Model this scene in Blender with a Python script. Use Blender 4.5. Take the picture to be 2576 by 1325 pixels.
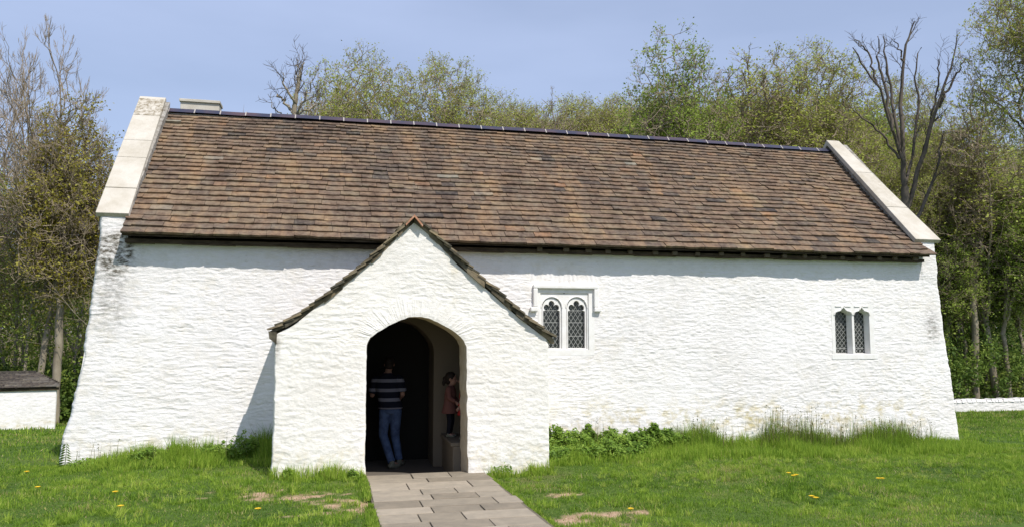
import bpy, math, random
import numpy as np
from mathutils import Vector, Matrix, noise as mnoise
rad = math.radians
for o in list(bpy.data.objects): bpy.data.objects.remove(o, do_unlink=True)
S = bpy.context.scene
COL = S.collection
rng = np.random.default_rng(7)

# ---------------------------------------------------------------- camera
FPX, YAW, PITCH, CAM = 1929.0, rad(13), rad(5.3), np.array([0.0, -10.7, 1.95])
fwd = np.array([math.sin(YAW)*math.cos(PITCH), math.cos(YAW)*math.cos(PITCH), math.sin(PITCH)])
rgt = np.array([math.cos(YAW), -math.sin(YAW), 0.0])
upv = np.cross(rgt, fwd)
cd = bpy.data.cameras.new('camera'); cam = bpy.data.objects.new('camera', cd); COL.objects.link(cam)
cd.sensor_width = 36; cd.lens = FPX/2576*36; cd.clip_end = 2000; cd.clip_start = .1
cam.matrix_world = Matrix(((rgt[0], upv[0], -fwd[0], CAM[0]), (rgt[1], upv[1], -fwd[1], CAM[1]), (rgt[2], upv[2], -fwd[2], CAM[2]), (0, 0, 0, 1)))
S.camera = cam

def at(px, py, Y):
    """point of the vertical plane Y seen at a place of the 2576 x 1325 survey picture"""
    d = fwd + rgt*(px-1288)/FPX + upv*(662.4-py)/FPX
    return CAM + d*((Y-CAM[1])/d[1])

# ---------------------------------------------------------------- sky and sun
SUN_AZ, SUN_EL = rad(27), rad(53)          # azimuth to the right of the chapel front's normal
sdir = Vector((math.sin(SUN_AZ)*math.cos(SUN_EL), -math.cos(SUN_AZ)*math.cos(SUN_EL), math.sin(SUN_EL)))
W = bpy.data.worlds.new('World'); S.world = W; W.use_nodes = True
nt = W.node_tree; nt.nodes.clear()
out = nt.nodes.new('ShaderNodeOutputWorld'); bg = nt.nodes.new('ShaderNodeBackground')
sky = nt.nodes.new('ShaderNodeTexSky'); sky.sky_type = 'NISHITA'; sky.sun_disc = False
sky.sun_elevation = SUN_EL; sky.sun_rotation = math.atan2(sdir.x, sdir.y)
sky.air_density = 1.0; sky.dust_density = 0.6; sky.ozone_density = 3.0; sky.altitude = 50
# thin veil of high cloud
tc = nt.nodes.new('ShaderNodeTexCoord'); mp = nt.nodes.new('ShaderNodeMapping'); mp.inputs['Scale'].default_value = (1.2, 1.2, 4.5)
nz = nt.nodes.new('ShaderNodeTexNoise'); nz.inputs['Scale'].default_value = 1.6; nz.inputs['Detail'].default_value = 5; nz.inputs['Roughness'].default_value = .5
rp = nt.nodes.new('ShaderNodeMapRange'); rp.inputs['From Min'].default_value = .35; rp.inputs['From Max'].default_value = .75
rp.inputs['To Min'].default_value = .41; rp.inputs['To Max'].default_value = .56
mx = nt.nodes.new('ShaderNodeMix'); mx.data_type = 'RGBA'
mx.inputs[7].default_value = (7.7, 9.0, 12.6, 1)
L = nt.links.new
L(tc.outputs['Generated'], mp.inputs[0]); L(mp.outputs[0], nz.inputs['Vector']); L(nz.outputs['Fac'], rp.inputs[0])
L(rp.outputs[0], mx.inputs[0]); L(sky.outputs[0], mx.inputs[6]); L(mx.outputs[2], bg.inputs[0]); L(bg.outputs[0], out.inputs[0])
bg.inputs[1].default_value = 0.085
sl = bpy.data.lights.new('sun', 'SUN'); sl.energy = 4.2; sl.angle = rad(.5); sl.color = (1, .955, .88)
so = bpy.data.objects.new('sun', sl); COL.objects.link(so)
so.rotation_euler = (-sdir).to_track_quat('-Z', 'Y').to_euler(); so.location = (8, -20, 25)
S.view_settings.view_transform = 'Standard'; S.view_settings.look = 'None'; S.view_settings.exposure = 0.23; S.view_settings.gamma = 1
S.render.engine = 'CYCLES'
S.cycles.max_bounces = 6; S.cycles.transparent_max_bounces = 4

# ---------------------------------------------------------------- helpers
def link(name, me, parent=None):
    o = bpy.data.objects.new(name, me); COL.objects.link(o)
    if parent: o.parent = parent
    return o

def tag(o, label=None, cat=None, group=None, kind=None):
    if label: o['label'] = label
    if cat: o['category'] = cat
    if group: o['group'] = group
    if kind: o['kind'] = kind
    return o

def empty(name, loc=(0, 0, 0), rz=0):
    o = bpy.data.objects.new(name, None); COL.objects.link(o); o.location = loc; o.rotation_euler = (0, 0, rz); o.empty_display_size = .2
    return o

def np_mesh(name, V, T, k, mats, attr=None, midx=None, smooth=False):
    """V (n,3) vertices, T (m,k) faces"""
    me = bpy.data.meshes.new(name)
    V = np.ascontiguousarray(V, dtype=np.float32); T = np.ascontiguousarray(T, dtype=np.int32)
    me.vertices.add(len(V)); me.vertices.foreach_set('co', V.ravel())
    me.loops.add(T.size); me.loops.foreach_set('vertex_index', T.ravel())
    me.polygons.add(len(T)); me.polygons.foreach_set('loop_start', np.arange(0, T.size, k, dtype=np.int32))
    me.polygons.foreach_set('loop_total', np.full(len(T), k, dtype=np.int32))
    for m in (mats if isinstance(mats, (list, tuple)) else [mats]): me.materials.append(m)
    if midx is not None: me.polygons.foreach_set('material_index', np.asarray(midx, dtype=np.int32))
    if smooth: me.polygons.foreach_set('use_smooth', np.ones(len(T), dtype=bool))
    me.update(calc_edges=True)
    if attr:
        for n, a in attr.items():
            at_ = me.attributes.new(n, 'FLOAT', 'POINT'); at_.data.foreach_set('value', np.asarray(a, dtype=np.float32))
    return me

class MB:
    """collects boxes, prisms and tubes for one mesh"""
    def __init__(s): s.v = []; s.f = []; s.m = []; s.a = []
    def add(s, vs, fs, mi=0, a=0.0):
        b = len(s.v); s.v += [tuple(map(float, p)) for p in vs]; s.f += [tuple(b+i for i in f) for f in fs]; s.m += [mi]*len(fs); s.a += [a]*len(vs)
    def box(s, x0, x1, y0, y1, z0, z1, mi=0, a=0.0):
        s.add([(x0,y0,z0),(x1,y0,z0),(x1,y1,z0),(x0,y1,z0),(x0,y0,z1),(x1,y0,z1),(x1,y1,z1),(x0,y1,z1)],
              [(0,3,2,1),(4,5,6,7),(0,1,5,4),(1,2,6,5),(2,3,7,6),(3,0,4,7)], mi, a)
    def hexa(s, p, mi=0, a=0.0):
        s.add(p, [(0,3,2,1),(4,5,6,7),(0,1,5,4),(1,2,6,5),(2,3,7,6),(3,0,4,7)], mi, a)
    def prism(s, poly, y0, y1, mi=0):
        """poly in XZ extruded along Y"""
        n = len(poly)
        s.add([(x, y0, z) for x, z in poly]+[(x, y1, z) for x, z in poly],
              [tuple(range(n)), tuple(range(2*n-1, n-1, -1))]+[(i, i+n, (i+1) % n+n, (i+1) % n) for i in range(n)], mi)
    def tube(s, pts, r, k=6, mi=0, cap=True):
        pts = [Vector(p) for p in pts]; n = len(pts); vs = []; fs = []
        for i, p in enumerate(pts):
            d = (pts[min(i+1, n-1)]-pts[max(i-1, 0)]).normalized()
            a = d.orthogonal().normalized(); b = d.cross(a)
            ri = r[i] if isinstance(r, (list, tuple)) else r
            for j in range(k):
                t = 2*math.pi*j/k; vs.append(p+(a*math.cos(t)+b*math.sin(t))*ri)
        for i in range(n-1):
            for j in range(k): fs.append((i*k+j, i*k+(j+1) % k, (i+1)*k+(j+1) % k, (i+1)*k+j))
        if cap: fs += [tuple(range(k-1, -1, -1)), tuple(range((n-1)*k, n*k))]
        s.add(vs, fs, mi)
    def build(s, name, mats, parent=None, smooth=False, attr=None, bevel=0):
        me = bpy.data.meshes.new(name); me.from_pydata(s.v, [], s.f)
        for m in (mats if isinstance(mats, (list, tuple)) else [mats]): me.materials.append(m)
        me.polygons.foreach_set('material_index', s.m)
        if smooth: me.polygons.foreach_set('use_smooth', [True]*len(s.f))
        if attr: a_ = me.attributes.new(attr, 'FLOAT', 'POINT'); a_.data.foreach_set('value', s.a)
        me.update(); o = link(name, me, parent)
        if bevel:
            b = o.modifiers.new('bevel', 'BEVEL'); b.width = bevel; b.segments = 2; b.limit_method = 'ANGLE'
        return o

# numpy noise -------------------------------------------------------
def _hash(ix, iy, seed):
    h = (ix.astype(np.int64)*374761393 + iy.astype(np.int64)*668265263 + seed*974634777) & 0xFFFFFFFF
    h = ((h ^ (h >> 13))*1274126177) & 0xFFFFFFFF
    h = (h ^ (h >> 16)) & 0xFFFF
    return h/65535.0
def vn(x, y, seed=0):
    x = np.asarray(x, float); y = np.asarray(y, float)
    ix = np.floor(x); iy = np.floor(y); fx = x-ix; fy = y-iy
    fx = fx*fx*fx*(fx*(fx*6-15)+10); fy = fy*fy*fy*(fy*(fy*6-15)+10)
    a = _hash(ix, iy, seed); b = _hash(ix+1, iy, seed); c = _hash(ix, iy+1, seed); d = _hash(ix+1, iy+1, seed)
    return (a+(b-a)*fx)*(1-fy)+(c+(d-c)*fx)*fy
def fbm(x, y, seed=0, o=4):
    s = 0; a = 1; t = 0
    for i in range(o): s = s+a*vn(x*2**i, y*2**i, seed+i*17); t += a; a *= .5
    return s/t
def rubble(x, z, seed=0):
    """relief of limewashed rubble masonry, metres proud"""
    h = (fbm(x*.8, z*.9, seed+5, 3)-.5)*.05
    for (cw, rh, amp, sd) in ((.22, .070, .0065, 1), (.11, .036, .007, 2), (.38, .13, .0035, 3)):
        wx = x+.16*(fbm(x*2.1, z*3.3, seed+sd*7, 3)-.5)*2
        wz = z+.075*(fbm(x*1.7, z*2.0, seed+sd*11, 4)-.5)*2+.03*(vn(x*6, z*5, seed+sd)-.5)
        r = np.floor(wz/rh); fz = wz/rh-r
        off = _hash(r, r*0, seed+sd*3); c = np.floor(wx/cw+off*3); fx = wx/cw+off*3-c
        rn = _hash(r, c, seed+sd*5)
        prof = (1-np.abs(2*fz-1)**3)*(1-np.abs(2*fx-1)**4)*(.55+.45*(1-fz))
        h = h+prof*amp*(rn**1.6)
    qx, qz = x+.05*(fbm(x*5, z*7, seed+61, 2)-.5), z+.06*(fbm(x*4, z*5, seed+62, 3)-.5)
    for fx_, fz_, am, sd in ((5, 16, .013, 71), (10, 29, .013, 72), (18, 46, .007, 73)):
        rdg = 1-np.abs(2*vn(qx*fx_, qz*fz_, seed+sd)-1); h = h+am*rdg*(.35+.9*vn(x*1.7, z*2.3, seed+sd+5))
    return h*.52

# ---------------------------------------------------------------- materials
def mat(name, base=(.5, .5, .5), rough=.8, spec=.3):
    m = bpy.data.materials.new(name); m.use_nodes = True
    p = m.node_tree.nodes['Principled BSDF']; p.inputs['Base Color'].default_value = (*base, 1)
    p.inputs['Roughness'].default_value = rough; p.inputs['Specular IOR Level'].default_value = spec
    return m, m.node_tree, p
def N(t, ty, **k):
    n = t.nodes.new(ty)
    for a, b in k.items():
        if a.startswith('i_'): n.inputs[a[2:].replace('_', ' ')].default_value = b
        else: setattr(n, a, b)
    return n
def noise_node(t, scale, detail=5, rough=.55, vec=None, mscale=None):
    n = N(t, 'ShaderNodeTexNoise'); n.inputs['Scale'].default_value = scale; n.inputs['Detail'].default_value = detail; n.inputs['Roughness'].default_value = rough
    g = t.nodes.new('ShaderNodeNewGeometry') if vec is None else None
    src = g.outputs['Position'] if vec is None else vec
    if mscale:
        mp_ = t.nodes.new('ShaderNodeMapping'); mp_.inputs['Scale'].default_value = mscale; t.links.new(src, mp_.inputs[0]); src = mp_.outputs[0]
    t.links.new(src, n.inputs['Vector']); return n
def ramp(t, src, stops):
    r = t.nodes.new('ShaderNodeValToRGB'); e = r.color_ramp.elements
    while len(e) < len(stops): e.new(.5)
    for i, (p, c) in enumerate(stops): e[i].position = p; e[i].color = (*c, 1) if len(c) == 3 else c
    t.links.new(src, r.inputs[0]); return r
def mixc(t, fac, a, b, mode='MIX'):
    m = t.nodes.new('ShaderNodeMix'); m.data_type = 'RGBA'; m.blend_type = mode
    for s, v in ((0, fac), (6, a), (7, b)):
        if hasattr(v, 'links') or hasattr(v, 'is_linked'): t.links.new(v, m.inputs[s])
        elif isinstance(v, (int, float)): m.inputs[s].default_value = v
        else: m.inputs[s].default_value = (*v, 1)
    return m.outputs[2]
def math_(t, op, a, b=None, clamp=False):
    m = t.nodes.new('ShaderNodeMath'); m.operation = op; m.use_clamp = clamp
    for i, v in enumerate((a, b)):
        if v is None: continue
        if isinstance(v, (int, float)): m.inputs[i].default_value = v
        else: t.links.new(v, m.inputs[i])
    return m.outputs[0]
def bump(t, p, h, strength=.5, dist=.02):
    b = t.nodes.new('ShaderNodeBump'); b.inputs['Strength'].default_value = strength; b.inputs['Distance'].default_value = dist
    t.links.new(h, b.inputs['Height']); t.links.new(b.outputs[0], p.inputs['Normal'])

def limewash(name, warm=0.0):
    m, t, p = mat(name, rough=.92, spec=.15)
    n1 = noise_node(t, 1.1, 5, .6); n2 = noise_node(t, 7, 6, .65, mscale=(1, 1, 2.6))
    a = ramp(t, n1.outputs['Fac'], [(.3, (.80-.02*warm, .765-.025*warm, .745-.06*warm)), (.7, (.87-.01*warm, .842-.012*warm, .835-.05*warm))])
    b = ramp(t, n2.outputs['Fac'], [(.24, (.62, .58, .49)), (.40, (1, 1, 1))])
    c = mixc(t, .55, a.outputs[0], b.outputs[0], 'MULTIPLY')
    # weathering stains, per-vertex mask 'stain' (black lichen) and 'damp' (yellow algae near the ground)
    s = N(t, 'ShaderNodeAttribute', attribute_name='stain'); d = N(t, 'ShaderNodeAttribute', attribute_name='damp')
    n3 = noise_node(t, 9, 8, .75, mscale=(1, 1, 2.2)); n4 = noise_node(t, 5, 7, .7, mscale=(1, 1, 1.3))
    sf = math_(t, 'MULTIPLY', s.outputs['Fac'], ramp(t, n3.outputs['Fac'], [(.40, (0, 0, 0)), (.58, (1, 1, 1))]).outputs[0])
    df = math_(t, 'MULTIPLY', d.outputs['Fac'], ramp(t, n4.outputs['Fac'], [(.47, (0, 0, 0)), (.68, (1, 1, 1))]).outputs[0])
    c = mixc(t, df, c, (.58, .50, .30)); c = mixc(t, sf, c, (.10, .085, .06))
    t.links.new(c, p.inputs['Base Color'])
    n5 = noise_node(t, 28, 6, .7, mscale=(1, 1, 2.0)); n6 = noise_node(t, 110, 3, .6)
    h = math_(t, 'ADD', n5.outputs['Fac'], math_(t, 'MULTIPLY', n6.outputs['Fac'], .25))
    bump(t, p, h, .6, .012)
    return m
M = {}
M['lime'] = limewash('limewash'); M['lime_porch'] = limewash('limewash_cream', 1.0)
M['reveal'], t0_, p0_ = mat('tan_plaster_reveal', (.60, .50, .36), .95, .1)
t0_.links.new(ramp(t0_, noise_node(t0_, 7, 6, .65).outputs['Fac'], [(.3, (.50, .40, .27)), (.65, (.68, .58, .42))]).outputs[0], p0_.inputs['Base Color'])
M['lime_in'], t0_, p0_ = mat('shade_dark_plaster', (.20, .165, .12), .95, .1)  # limewash inside the porch, its shade darkened into the base colour

def tile_mat(name, stops, streak=True):
    m, t, p = mat(name, rough=.88, spec=.25)
    a = N(t, 'ShaderNodeAttribute', attribute_name='tint')
    c = ramp(t, a.outputs['Fac'], stops).outputs[0]
    c = mixc(t, ramp(t, noise_node(t, 4.5, 6, .75).outputs['Fac'], [(.46, (0, 0, 0)), (.64, (.55, .55, .55))]).outputs[0], c, (.140, .128, .105))
    n = noise_node(t, 9, 7, .7)
    c = mixc(t, .85, c, ramp(t, n.outputs['Fac'], [(.3, (.36, .34, .33)), (.5, (.95, .95, .95)), (.70, (1.55, 1.45, 1.2))]).outputs[0], 'MULTIPLY')
    if streak:
        n2 = noise_node(t, 1.6, 5, .6, mscale=(1.6, .35, .35))
        c = mixc(t, .8, c, ramp(t, n2.outputs['Fac'], [(.32, (.66, .62, .62)), (.5, (1, 1, 1)), (.68, (1.35, 1.22, 1.02))]).outputs[0], 'MULTIPLY')
    n3 = noise_node(t, 38, 4, .6)
    lf = ramp(t, n3.outputs['Fac'], [(.69, (0, 0, 0)), (.75, (1, 1, 1))]).outputs[0]
    c = mixc(t, math_(t, 'MULTIPLY', lf, .55), c, (.30, .29, .22))
    t.links.new(c, p.inputs['Base Color']); bump(t, p, noise_node(t, 45, 5, .7).outputs['Fac'], .5, .008)
    return m
M['tile'] = tile_mat('stone_tile', [(0, (.065, .052, .046)), (.16, (.118, .086, .066)), (.42, (.168, .115, .080)), (.62, (.198, .134, .088)), (.80, (.205, .152, .098)), (.92, (.225, .130, .078)), (1, (.23, .21, .17))])
M['tile_porch'] = tile_mat('mossy_tile', [(0, (.06, .055, .038)), (.5, (.14, .115, .075)), (1, (.28, .22, .14))], False)
M['ridge'], t_, p_ = mat('blue_ridge_tile', (.030, .026, .050), .32, .5)
n_ = noise_node(t_, 2.2, 3); t_.links.new(ramp(t_, n_.outputs['Fac'], [(.4, (.034, .034, .058)), (.66, (.085, .050, .052))]).outputs[0], p_.inputs['Base Color'])
M['mortar'], _, _ = mat('mortar', (.37, .34, .31), .9)
M['terracotta'], t_, p_ = mat('terracotta', (.42, .19, .11), .85)
t_.links.new(ramp(t_, noise_node(t_, 12, 5).outputs['Fac'], [(.35, (.30, .17, .11)), (.6, (.46, .22, .13)), (.75, (.5, .42, .32))]).outputs[0], p_.inputs['Base Color'])
M['coping'], t_, p_ = mat('coping_stone', (.6, .57, .5), .85, .2)
n_ = noise_node(t_, 2.2, 6, .6); c_ = ramp(t_, n_.outputs['Fac'], [(.3, (.47, .425, .35)), (.6, (.57, .53, .465))]).outputs[0]
a_ = N(t_, 'ShaderNodeAttribute', attribute_name='stain')
f_ = math_(t_, 'MULTIPLY', a_.outputs['Fac'], ramp(t_, noise_node(t_, 11, 8, .75).outputs['Fac'], [(.42, (0, 0, 0)), (.6, (1, 1, 1))]).outputs[0])
f2_ = ramp(t_, noise_node(t_, 22, 8, .75, mscale=(1, .4, .4)).outputs['Fac'], [(.62, (0, 0, 0)), (.72, (1, 1, 1))]).outputs[0]
c_ = mixc(t_, math_(t_, 'MULTIPLY', f2_, .6), c_, (.30, .27, .21)); c_ = mixc(t_, .5, c_, ramp(t_, noise_node(t_, .9, 6, .7).outputs['Fac'], [(.35, (.72, .70, .64)), (.6, (1.05, 1.05, 1.05))]).outputs[0], 'MULTIPLY'); c_ = mixc(t_, f_, c_, (.20, .16, .10))
t_.links.new(c_, p_.inputs['Base Color']); bump(t_, p_, noise_node(t_, 30, 6, .7).outputs['Fac'], .35, .01)
M['dressed'], t_, p_ = mat('painted_dressed_stone', (.80, .79, .76), .8, .2)
t_.links.new(ramp(t_, noise_node(t_, 9, 5).outputs['Fac'], [(.3, (.74, .71, .67)), (.6, (.82, .80, .78))]).outputs[0], p_.inputs['Base Color'])
bump(t_, p_, noise_node(t_, 40, 5, .7).outputs['Fac'], .3, .006)
M['wood'], t_, p_ = mat('dark_oak', (.05, .035, .022), .85, .2)
t_.links.new(ramp(t_, noise_node(t_, 6, 5, .6, mscale=(1, 1, 4)).outputs['Fac'], [(.35, (.035, .025, .016)), (.65, (.09, .065, .042))]).outputs[0], p_.inputs['Base Color'])
M['rafter'], _, _ = mat('weathered_oak_end', (.12, .095, .065), .9, .1)
M['glass'], t_, p_ = mat('old_window_glass', (.018, .022, .018), .12, .5)
bump(t_, p_, noise_node(t_, 6, 3).outputs['Fac'], .12, .02)
M['lead'], _, _ = mat('window_lead', (.34, .34, .32), .55, .5)
M['inner'], _, _ = mat('interior_gloom_colour', (.035, .032, .028), .95, .05)  # near black: gloom of the unlit nave put into the wall colour
M['floor'], t_, p_ = mat('worn_floor_flag', (.14, .12, .10), .85, .2)

# ---------------------------------------------------------------- terrain
CP = np.array([(0,-10.7,.35),(12,-10,.25),(-12,-10,.4),(.5,0,.05),(1.9,0,.0),(-.8,0,.09),(3,0,.02),(.5,-3.1,.12),(2.1,-3.1,.10),
    (-4,1.9,.03),(-2.6,1.9,.10),(-1.2,1.9,.16),(3.6,1.9,.04),(6,1.9,.0),(9,1.9,-.07),(11.7,1.9,-.12),(15,2,-.25),(-8,2,-.05),
    (-5,-2,.13),(7,-2,.03),(-10,20,-1.38),(-14,20,-1.3),(28,24,-2.1),(20,12,-1.15),(-8,10,-.6),(3,14,-1.0),(5,45,-2.3),(-40,45,-1.0),(60,45,-2.4),(-30,10,0),(-30,-12,.4),(40,-12,.1),(40,5,-.9),(5,70,-1.5),(-60,80,1),(90,80,-1)])
def tps(r): return np.where(r > 1e-9, r*r*np.log(r+1e-12), 0)
_d = np.hypot(CP[:, None, 0]-CP[None, :, 0], CP[:, None, 1]-CP[None, :, 1]); _n = len(CP)
_A = np.zeros((_n+3, _n+3)); _A[:_n, :_n] = tps(_d)+np.eye(_n)*.5; _A[:_n, _n] = 1; _A[:_n, _n+1:] = CP[:, :2]; _A[_n, :_n] = 1; _A[_n+1:, :_n] = CP[:, :2].T
_w = np.linalg.solve(_A, np.concatenate([CP[:, 2], [0, 0, 0]]))
def gz(x, y):
    x = np.asarray(x, float); y = np.asarray(y, float); sh = x.shape; xf = np.clip(x.ravel(), -60, 90); yf = np.clip(y.ravel(), -14, 80)
    o = np.zeros(len(xf))
    for i in range(0, len(xf), 20000):
        a, b = xf[i:i+20000], yf[i:i+20000]
        o[i:i+20000] = tps(np.hypot(a[:, None]-CP[None, :, 0], b[:, None]-CP[None, :, 1]))@_w[:_n]+_w[_n]+_w[_n+1]*a+_w[_n+2]*b
    return o.reshape(sh)
def gzs(x, y): return float(gz(np.array([x]), np.array([y]))[0])
def und(x, y): return (fbm(x*.5+9, y*.5, 3, 3)-.5)*.07*np.clip((np.hypot(x-1.2, (y+1)*.8)-1.2)/3, 0, 1)+(fbm(x*2.5, y*2.5, 4, 3)-.5)*.03
def on_path(x, y): return (x > .44) & (x < 2.10) & (y < .12)

BARE = [(at(700,1245,-1.2), .75, .17), (at(790,1248,-1.2), .50, .13), (at(875,1265,-1.6), .45, .22), (at(905,1285,-2.0), .35, .12), (at(800,1300,-2.3), .6, .07),
        (at(1425,1236,-1.0), .40, .07), (at(1490,1300,-2.2), .8, .10), (at(1420,1318,-2.7), .6, .12), (at(640,1240,-1.1), .4, .06)]
def bareness(x, y):
    b = np.full_like(x, -1.)
    for P, rx, ry in BARE:
        # where the sight line meets the lawn
        t = CAM[2]/(CAM[2]-P[2]+1e-6) if P[2] < CAM[2] else 1
        t = (CAM[2]-.08)/(CAM[2]-P[2]); cx, cy = CAM[0]+(P[0]-CAM[0])*t, CAM[1]+(P[1]-CAM[1])*t
        b = np.maximum(b, 1.25-np.sqrt(((x-cx)/rx)**2+((y-cy)/(ry*2.2))**2))
    n = fbm(x*5, y*7, 77, 4)
    return np.clip((b+(n-.5)*3.0-.55)*2.2, 0, 1)

def axis(a, b, fine0, fine1, fs, ratio=1.16):
    xs = list(np.arange(fine0, fine1+1e-6, fs)); s = fs; x = fine1
    while x < b: s *= ratio; x += s; xs.append(min(x, b))
    s = fs; x = fine0
    while x > a: s *= ratio; x -= s; xs.insert(0, max(x, a))
    return np.array(xs)
gx = axis(-300, 400, -9, 14, .08); gy = axis(-40, 400, -4.5, 3.2, .08)
X, Y = np.meshgrid(gx, gy)
Z = gz(X, Y)+und(X, Y)
Z = np.where((X > -3.2) & (X < 11.3) & (Y > 2.25) & (Y < 6.6), -.75, Z)
Z = np.where((X > -.35) & (X < 2.65) & (Y > .14) & (Y < 2.5), -.75, Z)
Z = np.where((X > .35) & (X < 2.2) & (Y < .4) & (Y > -14), Z-.04, Z)
nx, ny = len(gx), len(gy); I = np.arange(nx*ny).reshape(ny, nx)
T = np.stack([I[:-1, :-1], I[:-1, 1:], I[1:, 1:], I[1:, :-1]], -1).reshape(-1, 4)
M['ground'], t_, p_ = mat('turf', rough=.95, spec=.1)
n1 = noise_node(t_, .55, 6, .6); n2 = noise_node(t_, 14, 6, .7)
c_ = ramp(t_, n1.outputs['Fac'], [(.3, (.05, .095, .018)), (.55, (.09, .145, .028)), (.75, (.15, .155, .055))]).outputs[0]
c_ = mixc(t_, .8, c_, ramp(t_, n2.outputs['Fac'], [(.3, (.5, .5, .5)), (.7, (1.3, 1.25, 1.2))]).outputs[0], 'MULTIPLY')
a_ = N(t_, 'ShaderNodeAttribute', attribute_name='bare')
c_ = mixc(t_, a_.outputs['Fac'], c_, ramp(t_, n2.outputs['Fac'], [(.35, (.30, .19, .12)), (.65, (.50, .35, .24))]).outputs[0])
w_ = N(t_, 'ShaderNodeAttribute', attribute_name='litter')
c_ = mixc(t_, w_.outputs['Fac'], c_, ramp(t_, n2.outputs['Fac'], [(.35, (.045, .055, .018)), (.65, (.11, .09, .045))]).outputs[0])
t_.links.new(c_, p_.inputs['Base Color']); bump(t_, p_, n2.outputs['Fac'], .6, .03)
bare = bareness(X.ravel(), Y.ravel())
litter = np.clip((Y.ravel()-24+4*fbm(X.ravel()*.2, Y.ravel()*.2))/5, 0, 1)
g = link('ground', np_mesh('ground', np.stack([X, Y, Z], -1).reshape(-1, 3), T, 4, M['ground'], {'bare': bare, 'litter': litter}, smooth=True))
tag(g, 'grassy ground around the chapel with worn bare patches', kind='structure')

# path of stone flags
M['flag'], t_, p_ = mat('sandstone_flag', rough=.85, spec=.2)
a_ = N(t_, 'ShaderNodeAttribute', attribute_name='tint')
c_ = ramp(t_, a_.outputs['Fac'], [(0, (.215, .182, .138)), (.5, (.285, .245, .190)), (1, (.36, .308, .240))]).outputs[0]
c_ = mixc(t_, .7, c_, ramp(t_, noise_node(t_, 6, 7, .65).outputs['Fac'], [(.3, (.72, .72, .72)), (.7, (1.18, 1.14, 1.1))]).outputs[0], 'MULTIPLY')
t_.links.new(c_, p_.inputs['Base Color']); bump(t_, p_, noise_node(t_, 25, 6, .7).outputs['Fac'], .35, .01)
M['soil'], _, _ = mat('path_joint_soil', (.15, .13, .095), .95, .1)
random.seed(4)
mb = MB(); y = .16; row = 0
def pz(y): return .045+max(0, -y)*.030
while y > -13:
    d = random.choice([.34, .42, .5, .38]); x = .46+random.uniform(-.01, .02); xe = 2.06+random.uniform(-.03, .04)
    while x < xe-.05:
        w = random.uniform(.38, .85)
        if xe-(x+w) < .25: w = xe-x
        g_ = .006; z0, z1 = pz(y), pz(y-d); gy_ = .012; k = random.uniform(-.004, .004)
        mb.hexa([(x+g_, y-d+gy_, z1-.06), (x+w-g_, y-d+gy_, z1-.06), (x+w-g_, y-gy_, z0-.06), (x+g_, y-gy_, z0-.06),
                 (x+g_, y-d+gy_, z1+k), (x+w-g_, y-d+gy_, z1+k+random.uniform(-.004, .004)), (x+w-g_, y-gy_, z0+k), (x+g_, y-gy_, z0+k)], 0, random.random())
        x += w
    y -= d
mb.hexa([(.45, -13, pz(-13)-.08), (2.09, -13, pz(-13)-.08), (2.09, .16, -.05), (.45, .16, -.05), (.45, -13, pz(-13)-.02), (2.09, -13, pz(-13)-.02), (2.09, .16, .022), (.45, .16, .022)], 1)
o = mb.build('path', [M['flag'], M['soil']], attr='tint', bevel=.006); tag(o, 'path of pale stone flags leading to the porch', kind='structure')

# ---------------------------------------------------------------- church
church = empty('church', (0, 0, 0))
tag(church, 'long whitewashed rubble stone chapel with a brown tiled roof and a gabled porch', 'church')
YN, YR, YB = 1.9, 4.4, 6.9      # nave front, ridge, nave back
LZ = np.array([-.5, .1, .47, .75, 1.13, 1.68, 2.42, 3.02, 3.15, 3.71, 3.8]); LX = np.array([-3.97, -3.895, -3.86, -3.78, -3.72, -3.65, -3.58, -3.54, -3.51, -3.505, -3.505])
RZ = np.array([-.5, -.02, .47, .84, 1.68, 2.25, 3.33, 3.73, 3.8]); RX = np.array([11.78, 11.72, 11.66, 11.64, 11.54, 11.48, 11.39, 11.37, 11.37])
def xl(z): return np.interp(z, LZ, LX)
def xr(z): return np.interp(z, RZ, RX)
W1 = (3.36, 4.36, 1.60, 2.74); W2 = (9.00, 9.90, 1.50, 2.53)      # outer size of the dressed window blocks
DOOR = (.50, 1.585, -.5, 2.12)
def smask(x, z, x0, x1, z0, z1, s=.05):
    f = lambda v, a, b: np.clip((v-a)/s+.5, 0, 1)*np.clip((b-v)/s+.5, 0, 1)
    return f(x, x0, x1)*f(z, z0, z1)
nu, nv = 980, 430
u = np.linspace(0, 1, nu); zz = np.linspace(-.5, 3.72, nv)
U, ZZ = np.meshgrid(u, zz)
edge = (fbm(ZZ*5, ZZ*0+3, 9, 4)-.5)*.06
XX = xl(ZZ)+(xr(ZZ)-xl(ZZ))*U + edge*(np.clip(1-U*40, 0, 1)) + (fbm(ZZ*5, ZZ*0+8, 19, 4)-.5)*.06*np.clip(1-(1-U)*40, 0, 1)
rel = rubble(XX, ZZ, 1)
flat = np.maximum(smask(XX, ZZ, *W1, .04), smask(XX, ZZ, *W2, .04))
rel = rel*(1-flat)+.012*flat
# relieving arches of thin upright stones above the larger window
fan = smask(XX, ZZ, 3.2, 4.5, 2.84, 3.06, .06); rel = rel*(1-fan)+fan*(.006+.012*np.abs(np.sin(XX*38+(ZZ-2.9)*14*(XX-3.85))) * vn(XX*18, ZZ*3, 4))
corner = np.maximum(np.clip((-3.06-XX)/.05, 0, 1), np.clip((XX-10.98)/.05, 0, 1))*np.clip((ZZ-2.9)/.2, 0, 1)
YY = YN-rel-corner*.02-.05*np.clip((.9-ZZ)/1.4, 0, 1)**2
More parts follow.
